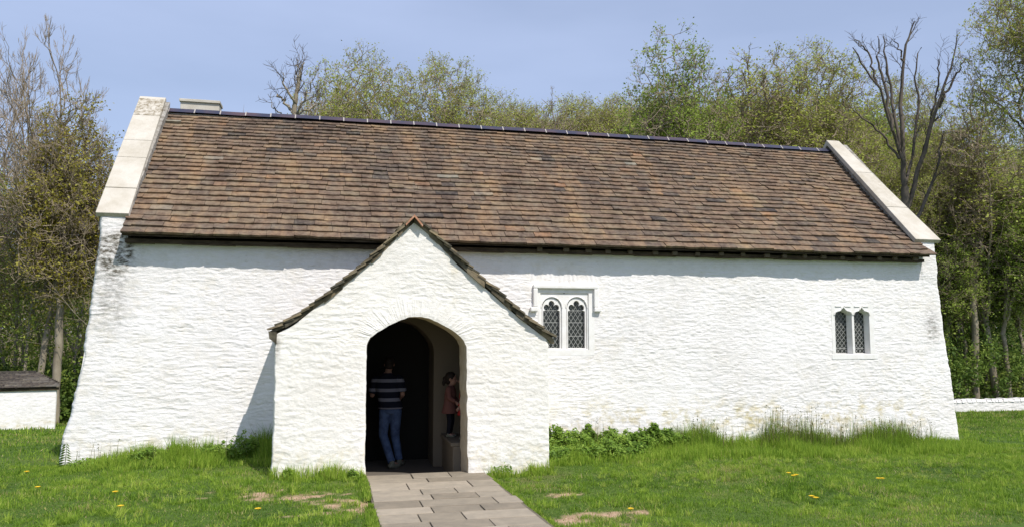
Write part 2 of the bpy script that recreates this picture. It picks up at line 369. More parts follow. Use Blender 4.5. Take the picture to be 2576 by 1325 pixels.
# rounded return at both ends
YY = YY+.10*np.clip(1-U*230, 0, 1)**2+.10*np.clip(1-(1-U)*230, 0, 1)**2
keepv = np.ones_like(XX, bool)
def inside(x, z, b): return (x > b[0]) & (x < b[1]) & (z > b[2]) & (z < b[3])
I = np.arange(nu*nv).reshape(nv, nu)
T = np.stack([I[:-1, :-1], I[:-1, 1:], I[1:, 1:], I[1:, :-1]], -1)
cx = (XX[:-1, :-1]+XX[1:, 1:])/2; cz = (ZZ[:-1, :-1]+ZZ[1:, 1:])/2
shr = .03
def doorhole(x, z):
    c = (DOOR[0]+DOOR[1])/2; hw = (DOOR[1]-DOOR[0])/2+.04
    top = 1.76+.47*np.sqrt(np.clip(1-(np.abs(x-c)/hw)**2.0, 0, 1))
    return (np.abs(x-c) < hw) & (z < top)
drop = inside(cx, cz, (W1[0]+shr, W1[1]-shr, W1[2]+shr, W1[3]-shr)) | inside(cx, cz, (W2[0]+shr, W2[1]-shr, W2[2]+shr, W2[3]-shr)) | doorhole(cx, cz)
drop |= (cz > 3.34) & (cx > -3.08) & (cx < 10.97)
T = T[~drop].reshape(-1, 4)
stain = np.exp(-((XX+3.25)/.22)**2)*np.exp(-((ZZ-3.22)/.30)**2)*1.9+.55*np.exp(-((XX+3.28)/.26)**2)*np.exp(-((ZZ-2.45)/.5)**2)+.8*np.exp(-((XX-11.2)/.16)**2)*np.exp(-((ZZ-2.1)/.32)**2)
stain = stain*(1-smask(XX, ZZ, -9, -2.98, 3.5, 9, .2))+.38*fbm(XX*.7, ZZ*.9, 31, 3)**3
stain += .8*np.exp(-((XX+3.1)/.05)**2)*np.clip((ZZ-3.0)/.1, 0, 1)
damp = np.exp(-((ZZ-.42)/.30)**2)*np.clip((XX-2.8)/1.0, 0, 1)*np.clip((11.2-XX)/1.0, 0, 1)*1.3+np.exp(-((ZZ-.35)/.2)**2)*.45*np.clip((-1-XX)/1, 0, 1)+.30*fbm(XX*.6, ZZ, 5, 2)
dl = smask(XX, ZZ, 3.0, 3.6, -1, .1, .1); damp = np.clip(damp, 0, 1)
nave_wall = link('nave_wall', np_mesh('nave_wall', np.stack([XX, YY, ZZ], -1).reshape(-1, 3), T, 4, M['lime'], {'stain': np.clip(stain, 0, 1).ravel(), 'damp': damp.ravel()}, smooth=True), church)

# body of the walls behind the front skin: gables, back wall, interior
def gable(name, outer, inner, sgn):
    zs = np.linspace(-.5, 3.66, 12); mb = MB(); vs = []; fs = []
    prof = [(YN+.03, z) for z in zs]+[(YR, 6.26)]+[(YB, z) for z in zs[::-1]]
    n = len(prof)
    for (yy, z) in prof: vs.append((outer(min(z, 3.7))+sgn*.03, yy, z))
    for (yy, z) in prof: vs.append((inner, yy, z))
    fs = [tuple(range(n)) if sgn < 0 else tuple(range(n))[::-1], tuple(range(n, 2*n))[::-1] if sgn < 0 else tuple(range(n, 2*n))]+[(i, (i+1) % n, (i+1) % n+n, i+n) for i in range(n)]
    mb.add(vs, fs); return mb.build(name, M['lime'], church)
gable('gable_wall', lambda z: float(xl(z))+.06, -3.10, -1)
gable('gable_wall', lambda z: float(xr(z))-.06, 10.97, 1)
mb = MB(); mb.box(-3.1, 10.97, 6.3, 6.9, -.6, 3.4); mb.build('back_wall', M['lime'], church)
mb = MB()
mb.box(-3.1, 10.97, 6.2, 6.28, -.5, 3.45); mb.box(-3.1, 10.97, 2.3, 6.2, -.62, -.30)
for a, b in ((-3.08, DOOR[0]-.02), (DOOR[1]+.02, W1[0]+.05), (W1[1]-.05, W2[0]+.05), (W2[1]-.05, 10.95)): mb.box(a, b, 2.50, 2.56, -.5, 3.3)
for w in (W1, W2): mb.box(w[0]+.05, w[1]-.05, 2.5, 2.56, -.5, w[2]); mb.box(w[0]+.05, w[1]-.05, 2.5, 2.56, w[3], 3.3)
mb.box(DOOR[0]-.02, DOOR[1]+.02, 2.5, 2.56, 2.12, 3.3)
mb.box(-.6, 3.0, 2.9, 2.95, -.3, 3.2)  # dark sheet close behind the doorway, standing in for the unlit nave
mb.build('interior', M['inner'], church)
# nave doorway reveal
def arch_pts(c, hw, z0, zs, rise, n=24, p=2.0):
    o = [(c-hw, z0), (c-hw, zs*.5+z0*.5)]
    for i in range(n+1):
        a = math.pi*(1-i/n); o.append((c+hw*math.cos(a), zs+rise*abs(math.sin(a))**(2/p)))
    return o+[(c+hw, zs*.5+z0*.5), (c+hw, z0)]
dp = arch_pts((DOOR[0]+DOOR[1])/2, (DOOR[1]-DOOR[0])/2+.012, -.5, 1.70, .47, p=1.5)
vs = [(x, 1.86, z) for x, z in dp]+[(x, 2.56, z) for x, z in dp]; n = len(dp)
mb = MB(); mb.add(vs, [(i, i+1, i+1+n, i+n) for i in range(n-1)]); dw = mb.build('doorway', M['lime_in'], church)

# ------------------------------------------------ roof
def sag(x, s):   # s 0 at the eave, 1 at the ridge
    return .045*math.sin(math.pi*min(max((x+3)/14, 0), 1))*s - .05*math.sin(math.pi*s) + .018*(mnoise.noise(Vector((x*.5, s*3, 2)))) + (.0 if x < 9.8 else -.035*(x-9.8)*math.sin(math.pi*s))
E0 = (1.60, 3.43); E1 = (4.38, 6.06)
eave_drop = lambda x: .0
def roofpt(x, s):
    y = E0[0]+(E1[0]-E0[0])*s; z = E0[1]+(E1[1]-E0[1])*s+.05*math.cos(math.pi*(s+0))*0
    return Vector((x, y, z+sag(x, s)))
SL = math.hypot(E1[0]-E0[0], E1[1]-E0[1]); ud = Vector((0, (E1[0]-E0[0])/SL, (E1[1]-E0[1])/SL)); nd = Vector((0, -ud.z, ud.y))
random.seed(11)
gs = []; s = 0
i = 0
while s < SL: g_ = .172-.074*(s/SL); gs.append((s, g_)); s += g_
V = []; F = []; A = []
def tile(x0, x1, s0, g, th, tint, lift, back=False, tl=.0):
    L_ = g*2.05; n = 5; b = len(V)
    jj = [random.uniform(-.006, .006) for _ in range(n)]; side0, side1 = random.uniform(-.008, .008), random.uniform(-.008, .008); sl = random.uniform(-.006, .006)
    for k in range(n):
        x = x0+(x1-x0)*k/(n-1); ch = .010*random.random() if k in (0, n-1) else 0
        lo = s0+jj[k]+ch+sl*(k/(n-1)-.5); hi = s0+L_
        zl = lift+th*1.02+random.uniform(-.0035, .0035)
        for (ss, h, xs) in ((lo, zl+th, x), (lo, zl-th*.55, x), (hi, .002-th*.45, x+(side0 if k == 0 else side1 if k == n-1 else 0)), (lo+.02, zl+th*1.12, x)):
            p = roofpt(xs, min(ss, SL)/SL)+nd*h
            if ss > SL: p += ud*(ss-SL)*0
            if back: p.y = 2*YR-p.y
            V.append(p)
    for k in range(n-1):
        a, c = b+4*k, b+4*(k+1)
        q = [(a+1, c+1, c, a), (a, c, c+3, a+3), (a+3, c+3, c+2, a+2)]
        F.extend(q if not back else [f[::-1] for f in q])
    F.append((b, b+3, b+2, b+1)); e = b+4*(n-1); F.append((e+1, e+2, e+3, e))
    A.extend([tint]*(4*n))
for r, (s0, g_) in enumerate(gs[:-1]):
    x = -3.12-random.uniform(0, .25); wav = random.uniform(0, 99)
    while x < 10.98:
        w = random.uniform(.22, .47)*(1-.30*s0/SL)
        if random.random() < .12: w *= 1.25
        x0, x1 = max(x, -3.12), min(x+w, 11.02+(.09 if r == 0 else 0)); x += w
        if x1-x0 < .06: continue
        m_ = .5+.5*mnoise.noise(Vector((x0*.55, s0*.5, 7)))
        tint = min(max(random.gauss(.18+.52*m_, .17), 0), 1)
        if random.random() < .03: tint = random.uniform(.86, 1)
        wob = .018*mnoise.noise(Vector((x0*.9, wav, 0)))+random.uniform(-.0035, .0035)
        tile(x0+.0025, x1-.0025, s0+wob, g_, random.uniform(.020, .029), tint, random.uniform(.000, .005)+(.009 if random.random() < .05 else 0))
me = bpy.data.meshes.new('roof_tiles'); me.from_pydata(V, [], F); me.materials.append(M['tile'])
a_ = me.attributes.new('tint', 'FLOAT', 'POINT'); a_.data.foreach_set('value', A); me.update()
roof = link('roof', me, church)
V = []; F = []; A = []
for r, (s0, g_) in enumerate(gs[:-1]):
    x = -3.12
    while x < 10.98:
        w = random.uniform(.6, 1.1); tile(x, min(x+w, 11), s0, g_, .015, random.uniform(.2, .7), .003, True); x += w
me = bpy.data.meshes.new('roof_back'); me.from_pydata(V, [], F); me.materials.append(M['tile'])
a_ = me.attributes.new('tint', 'FLOAT', 'POINT'); a_.data.foreach_set('value', A); me.update()
link('roof', me, church)
# boarding under the tiles
mb = MB()
for sgn in (1, -1):
    pts = []
    f = lambda y: y if sgn > 0 else 2*YR-y
    for k in range(29):
        x = -3.11+14.1*k/28
        for s in (.012, .25, .5, .75, 1):
            p = roofpt(x, s); pts.append((x, f(p.y), p.z-.012))
        for s in (.012, .25, .5, .75, 1):
            p = roofpt(x, s); pts.append((x, f(p.y), p.z-.05))
    fs = []
    for k in range(28):
        for j in range(4):
            a = k*10+j; fs += [(a, a+10, a+11, a+1), (a+5, a+6, a+16, a+15)]
        a = k*10; fs.append((a, a+5, a+15, a+10))
    mb.add(pts, fs)
mb.build('roof_boarding', M['wood'], church)
# eaves: plate, second tile course underneath, rafter feet
mb = MB()
for k in range(36):
    x0 = -3.09+k*14.05/36; x1 = x0+14.05/36; d0 = .012*math.sin(k*1.7); 
    mb.box(x0, x1, 1.74, 1.93, 3.325+d0*.5, 3.385)
mb.build('wall_plate', M['wood'], church)
random.seed(5); x = 3.3
while x < 10.8:
    w = random.uniform(.07, .10); z0 = 3.345+random.uniform(-.008, .008)
    mb = MB(); mb.box(x, x+w, 1.69+random.uniform(-.012, .012), 1.74, z0, z0+.06); mb.build('rafter_foot', M['rafter'], church)
    x += random.uniform(.34, .47)

# ridge tiles with mortar joints
mb = MB(); x = -3.09; k = 0; random.seed(2)
while x < 10.86:
    w = min(.455, 10.90-x); zt = E1[1]+.092+sag(x+w/2, 1); zb = zt-.088; hw = .12; dz = random.uniform(-.006, .006)
    def sec(xx, g_, dzz): return [(xx, YR-hw-g_, zb-g_+dzz), (xx, YR-.028, zt+g_*.8+dzz), (xx, YR+.028, zt+g_*.8+dzz), (xx, YR+hw+g_, zb-g_+dzz)]
    a, b = sec(x+.012, 0, dz), sec(x+w-.012, 0, dz); mb.add(a+b, [(0, 4, 5, 1), (1, 5, 6, 2), (2, 6, 7, 3), (0, 1, 2, 3), (7, 6, 5, 4)])
    a, b = sec(x-.011, .005, 0), sec(x+.011, .005, 0); mb.add(a+b, [(0, 4, 5, 1), (1, 5, 6, 2), (2, 6, 7, 3), (0, 1, 2, 3), (7, 6, 5, 4)], 1)
    x += w
mb.box(-3.1, 10.95, YR-.05, YR+.05, 5.9, 6.06, 1)
mb.build('ridge', [M['ridge'], M['mortar']], church)

# copings on both gables
def coping(x0a, x1a, x0b, x1b, n, st):
    P0 = Vector((0, 1.81, 3.775)); P1 = Vector((0, YR, 6.36)); th = .085; mb = MB(); nrm = Vector((0, -(P1-P0).z, (P1-P0).y)).normalized()
    cuts = [0]+[(i+random.uniform(-.15, .15))/n for i in range(1, n)]+[1]
    for i in range(n):
        a, b = cuts[i]+.0012, cuts[i+1]-.0012; j = random.uniform(-.003, .003); sb = 1
        for q in range(sb):
            ta, tb = a+(b-a)*q/sb, a+(b-a)*(q+1)/sb
            pa, pb = P0.lerp(P1, ta), P0.lerp(P1, tb)
            vs = []
            for (h) in (-th, 0):
                for p, tt, lr in ((pa, ta, 0), (pa, ta, 1), (pb, tb, 1), (pb, tb, 0)):
                    xx = (x0a+(x0b-x0a)*tt, x1a+(x1b-x1a)*tt)[lr]; v = p+nrm*(h+j+.004*mnoise.noise(Vector((tt*9, lr, n)))); vs.append((xx, v.y, v.z))
            mb.hexa(vs, 0, max(st*max(0, 1-abs(tb-1)*7), random.uniform(.04, .22)))
    for i in range(4):
        a, b = i/4, (i+1)/4
        vs = []
        for h in (-th, 0):
            for tt, lr in ((a, 1), (a, 0), (b, 0), (b, 1)):
                p = P0.lerp(P1, 1-tt); xx = (x0b, x1b)[lr]; v = p+nrm*h; vs.append((xx, 2*YR-v.y+.001, v.z))
        mb.hexa(vs)
    return mb.build('coping', M['coping'], church, attr='stain', bevel=.008)
random.seed(8)
coping(-3.535, -3.075, -3.61, -3.16, 5, 1.0)
coping(10.86, 11.43, 10.845, 11.17, 3, .0)
# upstand of the gable beside the tiles, rough mortar
def upstand(xa, xb, d):
    mb = MB(); n = 24; vs = []
    for k in range(n+1):
        t = k/n; y = 1.95+(YR-1.95)*t; z = 3.93+(6.33-3.93)*t
        for xx, dz in ((xa, -.40), (xa, -.055), (xb, -.055), (xb, -.40)): vs.append((xx+random.uniform(-.008, .008)*(dz > -.1), y, z+dz))
    fs = [(0, 1, 2, 3), (n*4+3, n*4+2, n*4+1, n*4)]
    for k in range(n):
        a = k*4; fs += [(a, a+4, a+5, a+1), (a+1, a+5, a+6, a+2), (a+2, a+6, a+7, a+3)]
    mb.add(vs, fs); return mb.build('gable_upstand', M['upst'], church)
M['upst'], t_, p_ = mat('rough_mortar', rough=.95, spec=.1)
t_.links.new(ramp(t_, noise_node(t_, 10, 7, .7).outputs['Fac'], [(.3, (.13, .11, .09)), (.5, (.27, .25, .22)), (.7, (.42, .40, .37))]).outputs[0], p_.inputs['Base Color'])
bump(t_, p_, noise_node(t_, 25, 5).outputs['Fac'], .7, .02)
upstand(-3.52, -3.085, 1); upstand(10.90, 11.36, 1)
# rear gable seen over the ridge
mb = MB(); a, b = at(453, 278, 6.4), at(551, 278, 6.4); t1 = at(500, 253, 6.4)
mb.box(a[0], b[0], 6.4, 6.75, 3.0, t1[2]-.05); mb.box(a[0]-.02, b[0]+.02, 6.36, 6.8, t1[2]-.05, t1[2]+.01)
mb.build('rear_gable_head', M['coping'], church, attr='stain', bevel=.008)

# ------------------------------------------------ porch
AR = [(-.01, .457, -.3), (0, .457, .05)]
arch = [(.440, -.3), (.446, .05), (.440, .5), (.434, 1.0), (.430, 1.5), (.433, 1.806), (.479, 1.909), (.601, 2.001), (.700, 2.060), (.816, 2.12), (.978, 2.188), (1.082, 2.203), (1.154, 2.200), (1.31, 2.167), (1.477, 2.085), (1.600, 2.020), (1.675, 1.974), (1.771, 1.88), (1.811, 1.78), (1.818, 1.613), (1.822, 1.2), (1.83, .8), (1.838, .4), (1.85, 0), (1.85, -.3)]
gab = [(-.79, -.3), (-.77, .14), (-.762, .8), (-.765, 1.4), (-.775, 1.81), (-.775, 1.945), (-.535, 2.075), (-.267, 2.300), (.088, 2.600), (.382, 2.860), (.70, 3.190), (1.055, 3.515), (1.265, 3.345), (1.44, 3.180), (1.691, 2.915), (1.943, 2.720), (2.191, 2.515), (2.575, 2.185), (2.985, 1.885), (3.02, 1.80), (3.018, 1.3), (3.02, .8), (3.02, .048), (3.03, -.3)]
def resample(pts, n, keys, knots):
    """parametrise a polyline: knots give the parameter at each index in keys"""
    P = np.array(pts); t = np.zeros(len(P)); L_ = np.concatenate([[0], np.cumsum(np.hypot(*np.diff(P, axis=0).T))])
    for a, b in zip(range(len(keys)-1), range(1, len(keys))):
        i, j = keys[a], keys[b]; t[i:j+1] = knots[a]+(knots[b]-knots[a])*(L_[i:j+1]-L_[i])/(L_[j]-L_[i])
    s = np.linspace(0, 1, n); return np.stack([np.interp(s, t, P[:, 0]), np.interp(s, t, P[:, 1])], -1), s
nA, nB = 560, 130
ai, _ = resample(arch, nA, [0, 5, 11, 18, len(arch)-1], [0, .27, .5, .74, 1])
go, _ = resample(gab, nA, [0, 5, 11, 18, len(gab)-1], [0, .27, .5, .74, 1])
ai = ai+np.stack([(fbm(ai[:, 0]*9+ai[:, 1]*7, ai[:, 1]*0, 41, 3)-.5)*.022, (fbm(ai[:, 0]*9, ai[:, 1]*9, 42, 3)-.5)*.026], -1)
go[:, 0] += (fbm(go[:, 1]*7, go[:, 0]*0, 43, 4)-.5)*.035*((np.arange(nA) < nA*.26) | (np.arange(nA) > nA*.75))
w = np.linspace(0, 1, nB)[:, None, None]
G = ai[None]*(1-w)+go[None]*w
XX, ZZ = G[..., 0], G[..., 1]
rel = rubble(XX+20, ZZ, 3)
# voussoirs round the arch
dist = np.linspace(0, 1, nB)[:, None]*np.hypot(*(go-ai).T)[None]
si = np.arange(nA)[None]/nA
vm = np.clip((si-.24)*25, 0, 1)*np.clip((.77-si)*25, 0, 1)*np.clip((.22+.14*vn(si*60, dist*0, 6)-dist)/.08, 0, 1)*.8
vou = .004+.011*np.abs(np.sin(np.pi*si*150+1.6*fbm(dist*9, si*40, 8, 3)))**.8*_hash(np.floor(si*150+dist*0), dist*0, 5)+(fbm(dist*14, si*130, 9, 3)-.5)*.010
rel = rel*(1-vm)+vou*vm
rel = rel*np.clip(dist/.05+.2, 0, 1)
YY = .0-rel-.03*np.clip((.8-ZZ)/1.3, 0, 1)**2+.06*np.clip(1-(1-np.linspace(0, 1, nB)[:, None])*70, 0, 1)**2*((si < .27) | (si > .74))
I = np.arange(nA*nB).reshape(nB, nA)
T = np.stack([I[:-1, :-1], I[1:, :-1], I[1:, 1:], I[:-1, 1:]], -1).reshape(-1, 4)
# reveal of the arch
YD = .62; nR = 18; rv = []
for k in range(nR+1):
    t = k/nR; a = ai.copy(); a = a+(np.array([1.14, 1.1])-a)*(.0*t); rr = (fbm(a[:, 1]*9+a[:, 0]*9, np.full(nA, t*5), 66, 3)-.5)*.014*(1 if 0 < k else 0)
    rv.append(np.stack([a[:, 0]+rr, YY[0]+(YD-YY[0])*t, a[:, 1]+rr*.3], -1))
rv = np.array(rv); b0 = nA*nB; J = np.arange(nA*(nR+1)).reshape(nR+1, nA)+b0
T2 = np.stack([J[:-1, :-1], J[:-1, 1:], J[1:, 1:], J[1:, :-1]], -1).reshape(-1, 4)
V = np.concatenate([np.stack([XX, YY, ZZ], -1).reshape(-1, 3), rv.reshape(-1, 3)]); T = np.concatenate([T, T2])
st = np.clip(.16*fbm(V[:, 0]*.9, V[:, 2]*.9, 12, 3)**2+.7*np.exp(-((V[:, 0]+.75)/.05)**2)*np.exp(-((V[:, 2]-1.78)/.15)**2), 0, 1); dm = np.clip(np.exp(-((V[:, 2]-.2)/.22)**2)*.7+.12+.5*np.exp(-((V[:, 0]-1.62)/.07)**2)*np.clip((V[:, 2]-2.1), 0, 1), 0, 1)
porch = empty('porch'); porch.parent = church
link('front_wall', np_mesh('porch_wall', V, T, 4, [M['lime_porch'], M['reveal']], {'stain': st, 'damp': dm}, np.concatenate([np.zeros(nA*nB-nA-nB+1, int), np.ones(len(T2), int)]), smooth=True), porch)
# body of the porch: side walls, inner face of the front wall
mb = MB()
for x0, x1 in ((-.745, -.28), (2.52, 3.0)): mb.box(x0, x1, .05, 1.93, -.6, 1.93)
inn = [(x, z) for x, z in arch]
ring = [(-.30, -.3)]*5+[(-.30, 1.93)]*2+[(0.3, 2.55), (.6, 2.85), (.8, 3.0), (.95, 3.2), (1.05, 3.3), (1.15, 3.2), (1.31, 3.0), (1.5, 2.85), (1.7, 2.7), (1.9, 2.55), (2.2, 2.3), (2.53, 1.93)]+[(2.53, 1.0)]*3+[(2.53, -.3)]*3
n = len(arch); mb.add([(x, YD, z) for x, z in arch]+[(x, YD, z) for x, z in ring[:n]], [(i, i+1, i+1+n, i+n) for i in range(n-1)])
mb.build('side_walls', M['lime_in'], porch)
for xa, xb in ((-.766, -.747), (3.002, 3.02)): mb = MB(); mb.box(xa, xb, .04, 1.93, -.6, 1.92); mb.build('outer_wall', M['lime_porch'], porch)
mb = MB(); mb.box(-.3, 2.55, .17, 2.6, -.40, -.15); mb.box(.44, 1.86, .12, .17, -.4, .044); mb.build('floor', M['floor'], porch)
bx = at(1112, 1150, 1.8)[0]
mb = MB(); mb.box(bx, 2.53, .64, 1.79, -.24, .32); mb.box(bx-.03, 2.53, .64, 1.79, .32, .372)
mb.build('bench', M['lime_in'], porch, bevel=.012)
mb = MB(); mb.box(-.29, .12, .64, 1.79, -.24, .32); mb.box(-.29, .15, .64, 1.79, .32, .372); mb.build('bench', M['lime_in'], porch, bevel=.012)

# porch roof: two slopes of stepped tiles
sides = {'l': [(1.055, 3.555), (.934, 3.445), (.64, 3.130), (.359, 2.860), (-.126, 2.445), (-.544, 2.140), (-.84, 1.985)],
         'r': [(1.055, 3.555), (1.246, 3.400), (1.422, 3.255), (1.742, 2.955), (1.989, 2.745), (2.249, 2.540), (2.52, 2.300), (2.852, 2.035), (3.085, 1.880)]}
V = []; F = []; A = []; random.seed(21); mbu = MB()
for key, pl in sides.items():
    P = np.array(pl)[::-1]; Ls = np.concatenate([[0], np.cumsum(np.hypot(*np.diff(P, axis=0).T))]); TL = Ls[-1]
    pt = lambda s: np.array([np.interp(s, Ls, P[:, 0]), np.interp(s, Ls, P[:, 1])])
    s = 0
    while s < TL-.04:
        g_ = random.uniform(.10, .135); a, b = pt(s), pt(min(s+g_*1.9, TL)); d = (b-a)/max(np.hypot(*(b-a)), 1e-6); nn = np.array([-d[1], d[0]]) if key == 'l' else np.array([d[1], -d[0]])
        nn = nn if nn[1] > 0 else -nn; y = -.075+random.uniform(-.025, .02)
        while y < 1.95:
            w_ = random.uniform(.2, .36); th = random.uniform(.018, .028); k = len(V); l0 = random.uniform(.030, .050); j = random.uniform(-.012, .012); lo = a-d*j
            y1 = min(y+w_, 1.97)
            for yy in (y+.002, y1-.002):
                for (q, h) in ((lo, l0), (lo, l0+th), (b, .004+th), (b, .0)):
                    c = q+nn*h; V.append((c[0], yy, c[1]))
            F += [(k, k+1, k+2, k+3)[::-1], (k+4, k+5, k+6, k+7), (k, k+4, k+5, k+1), (k+1, k+5, k+6, k+2), (k+3, k+2, k+6, k+7), (k, k+3, k+7, k+4)]
            A += [random.random()]*8; y += w_
        s += g_
    # under-layer (ragged bedding slates) just above the wall head
    s = 0
    while s < TL-.05:
        g_ = random.uniform(.12, .3); a, b = pt(s), pt(min(s+g_+.03, TL)); y0 = -.035+random.uniform(-.02, .02)
        dn = random.uniform(.03, .075)
        mbu.hexa([(a[0], y0, a[1]-dn), (b[0], y0, b[1]-dn), (b[0], 1.95, b[1]-dn), (a[0], 1.95, a[1]-dn), (a[0], y0, a[1]+.012), (b[0], y0, b[1]+.012), (b[0], 1.95, b[1]+.012), (a[0], 1.95, a[1]+.012)] if b[0] > a[0] else
                 [(b[0], y0, b[1]-dn), (a[0], y0, a[1]-dn), (a[0], 1.95, a[1]-dn), (b[0], 1.95, b[1]-dn), (b[0], y0, b[1]+.012), (a[0], y0, a[1]+.012), (a[0], 1.95, a[1]+.012), (b[0], 1.95, b[1]+.012)], 0, random.random())
        s += g_
me = bpy.data.meshes.new('porch_roof'); me.from_pydata(V, [], F); me.materials.append(M['tile_porch'])
a_ = me.attributes.new('tint', 'FLOAT', 'POINT'); a_.data.foreach_set('value', A); me.update(); link('roof', me, porch)
mbu.hexa([(-.835, -.05, 1.90), (-.745, -.05, 1.83), (-.745, .10, 1.83), (-.835, .10, 1.90), (-.85, -.06, 2.0), (-.74, -.06, 1.985), (-.74, .10, 1.985), (-.85, .10, 2.0)], 0, .2)
mbu.build('bedding_slates', M['tile_porch'], porch, attr='tint')
mb = MB(); y = -.12
while y < 1.9:
    def sec(yy): return [(1.055-.12, yy, 3.475), (1.055, yy, 3.61), (1.055+.12, yy, 3.465), (1.055+.115, yy, 3.44), (1.055, yy, 3.575), (1.055-.115, yy, 3.45)]
    mb.add(sec(y)+sec(y+.44), [(0, 6, 7, 1), (1, 7, 8, 2), (2, 8, 9, 3), (3, 9, 10, 4), (4, 10, 11, 5), (5, 11, 6, 0), (0, 1, 4, 5), (1, 2, 3, 4), (11, 10, 7, 6), (10, 9, 8, 7)]); y += .45
mb.build('ridge', M['terracotta'], porch)

# ------------------------------------------------ windows
def rect_with_hole(mb, outer, inner, y0, y1, mi=0):
    """flat stone plate between two outlines of equal count, with the inner edge turned back"""
    n = len(outer)
    vs = [(x, y0, z) for x, z in outer]+[(x, y0, z) for x, z in inner]+[(x, y1, z) for x, z in inner]+[(x, y1, z) for x, z in outer]
    fs = []
    for i in range(n):
        j = (i+1) % n; fs += [(i, i+n, j+n, j), (i+n, i+2*n, j+2*n, j+n), (i, j, j+3*n, i+3*n)]
    mb.add(vs, fs, mi)
def project_rect(inner, x0, x1, z0, z1, c):
    o = []
    for x, z in inner:
        dx, dz = x-c[0], z-c[1]; t = 1e9
        if abs(dx) > 1e-9: t = min(t, ((x1 if dx > 0 else x0)-c[0])/dx)
        if abs(dz) > 1e-9: t = min(t, ((z1 if dz > 0 else z0)-c[1])/dz)
        o.append((c[0]+dx*t, c[1]+dz*t))
    return o
def dense(pts, step=.012):
    o = []
    for i in range(len(pts)):
        a, b = np.array(pts[i]), np.array(pts[(i+1) % len(pts)]); k = max(1, int(np.hypot(*(b-a))/step))
        for j in range(k): o.append(tuple(a+(b-a)*j/k))
    return o
def lattice(x0, x1, z0, z1, y, parent, nx_=4, hstep=.115, bars=(), top=None):
    mb = MB(); dx = (x1-x0)/nx_; k = hstep/dx; r = .0032
    def seg(ax, az, bx_, bz_):
        d = Vector((bx_-ax, 0, bz_-az)); n = Vector((-d.z, 0, d.x)).normalized()*r
        mb.hexa([(ax-n.x, y, az-n.z), (bx_-n.x, y, bz_-n.z), (bx_-n.x, y+.006, bz_-n.z), (ax-n.x, y+.006, az-n.z), (ax+n.x, y, az+n.z), (bx_+n.x, y, bz_+n.z), (bx_+n.x, y+.006, bz_+n.z), (ax+n.x, y+.006, az+n.z)])
    H_ = z1-z0; m_ = int(H_/hstep)+nx_+2
    for i in range(-m_, m_):
        for sg in (1, -1):
            # line z = z0 + sg*k*(x-x0) + i*hstep
            pts = []
            xa, xb = x0, x1; za = z0+sg*k*0+i*hstep+(0 if sg > 0 else 0); zb = za+sg*k*(x1-x0)
            (lx, lz), (hx, hz) = ((xa, za), (xb, zb)) if sg > 0 else ((xb, zb), (xa, za))
            if hz <= z0 or lz >= z1: continue
            if lz < z0: t = (z0-lz)/(hz-lz); lx, lz = lx+(hx-lx)*t, z0
            if hz > z1: t = (z1-lz)/(hz-lz); hx, hz = lx+(hx-lx)*t, z1
            if hz-lz > .01: seg(lx, lz, hx, hz)
    for b in bars: mb.box(x0, x1, y-.004, y+.004, b-.005, b+.005)
    return mb.build('lead_lattice', M['lead'], parent)

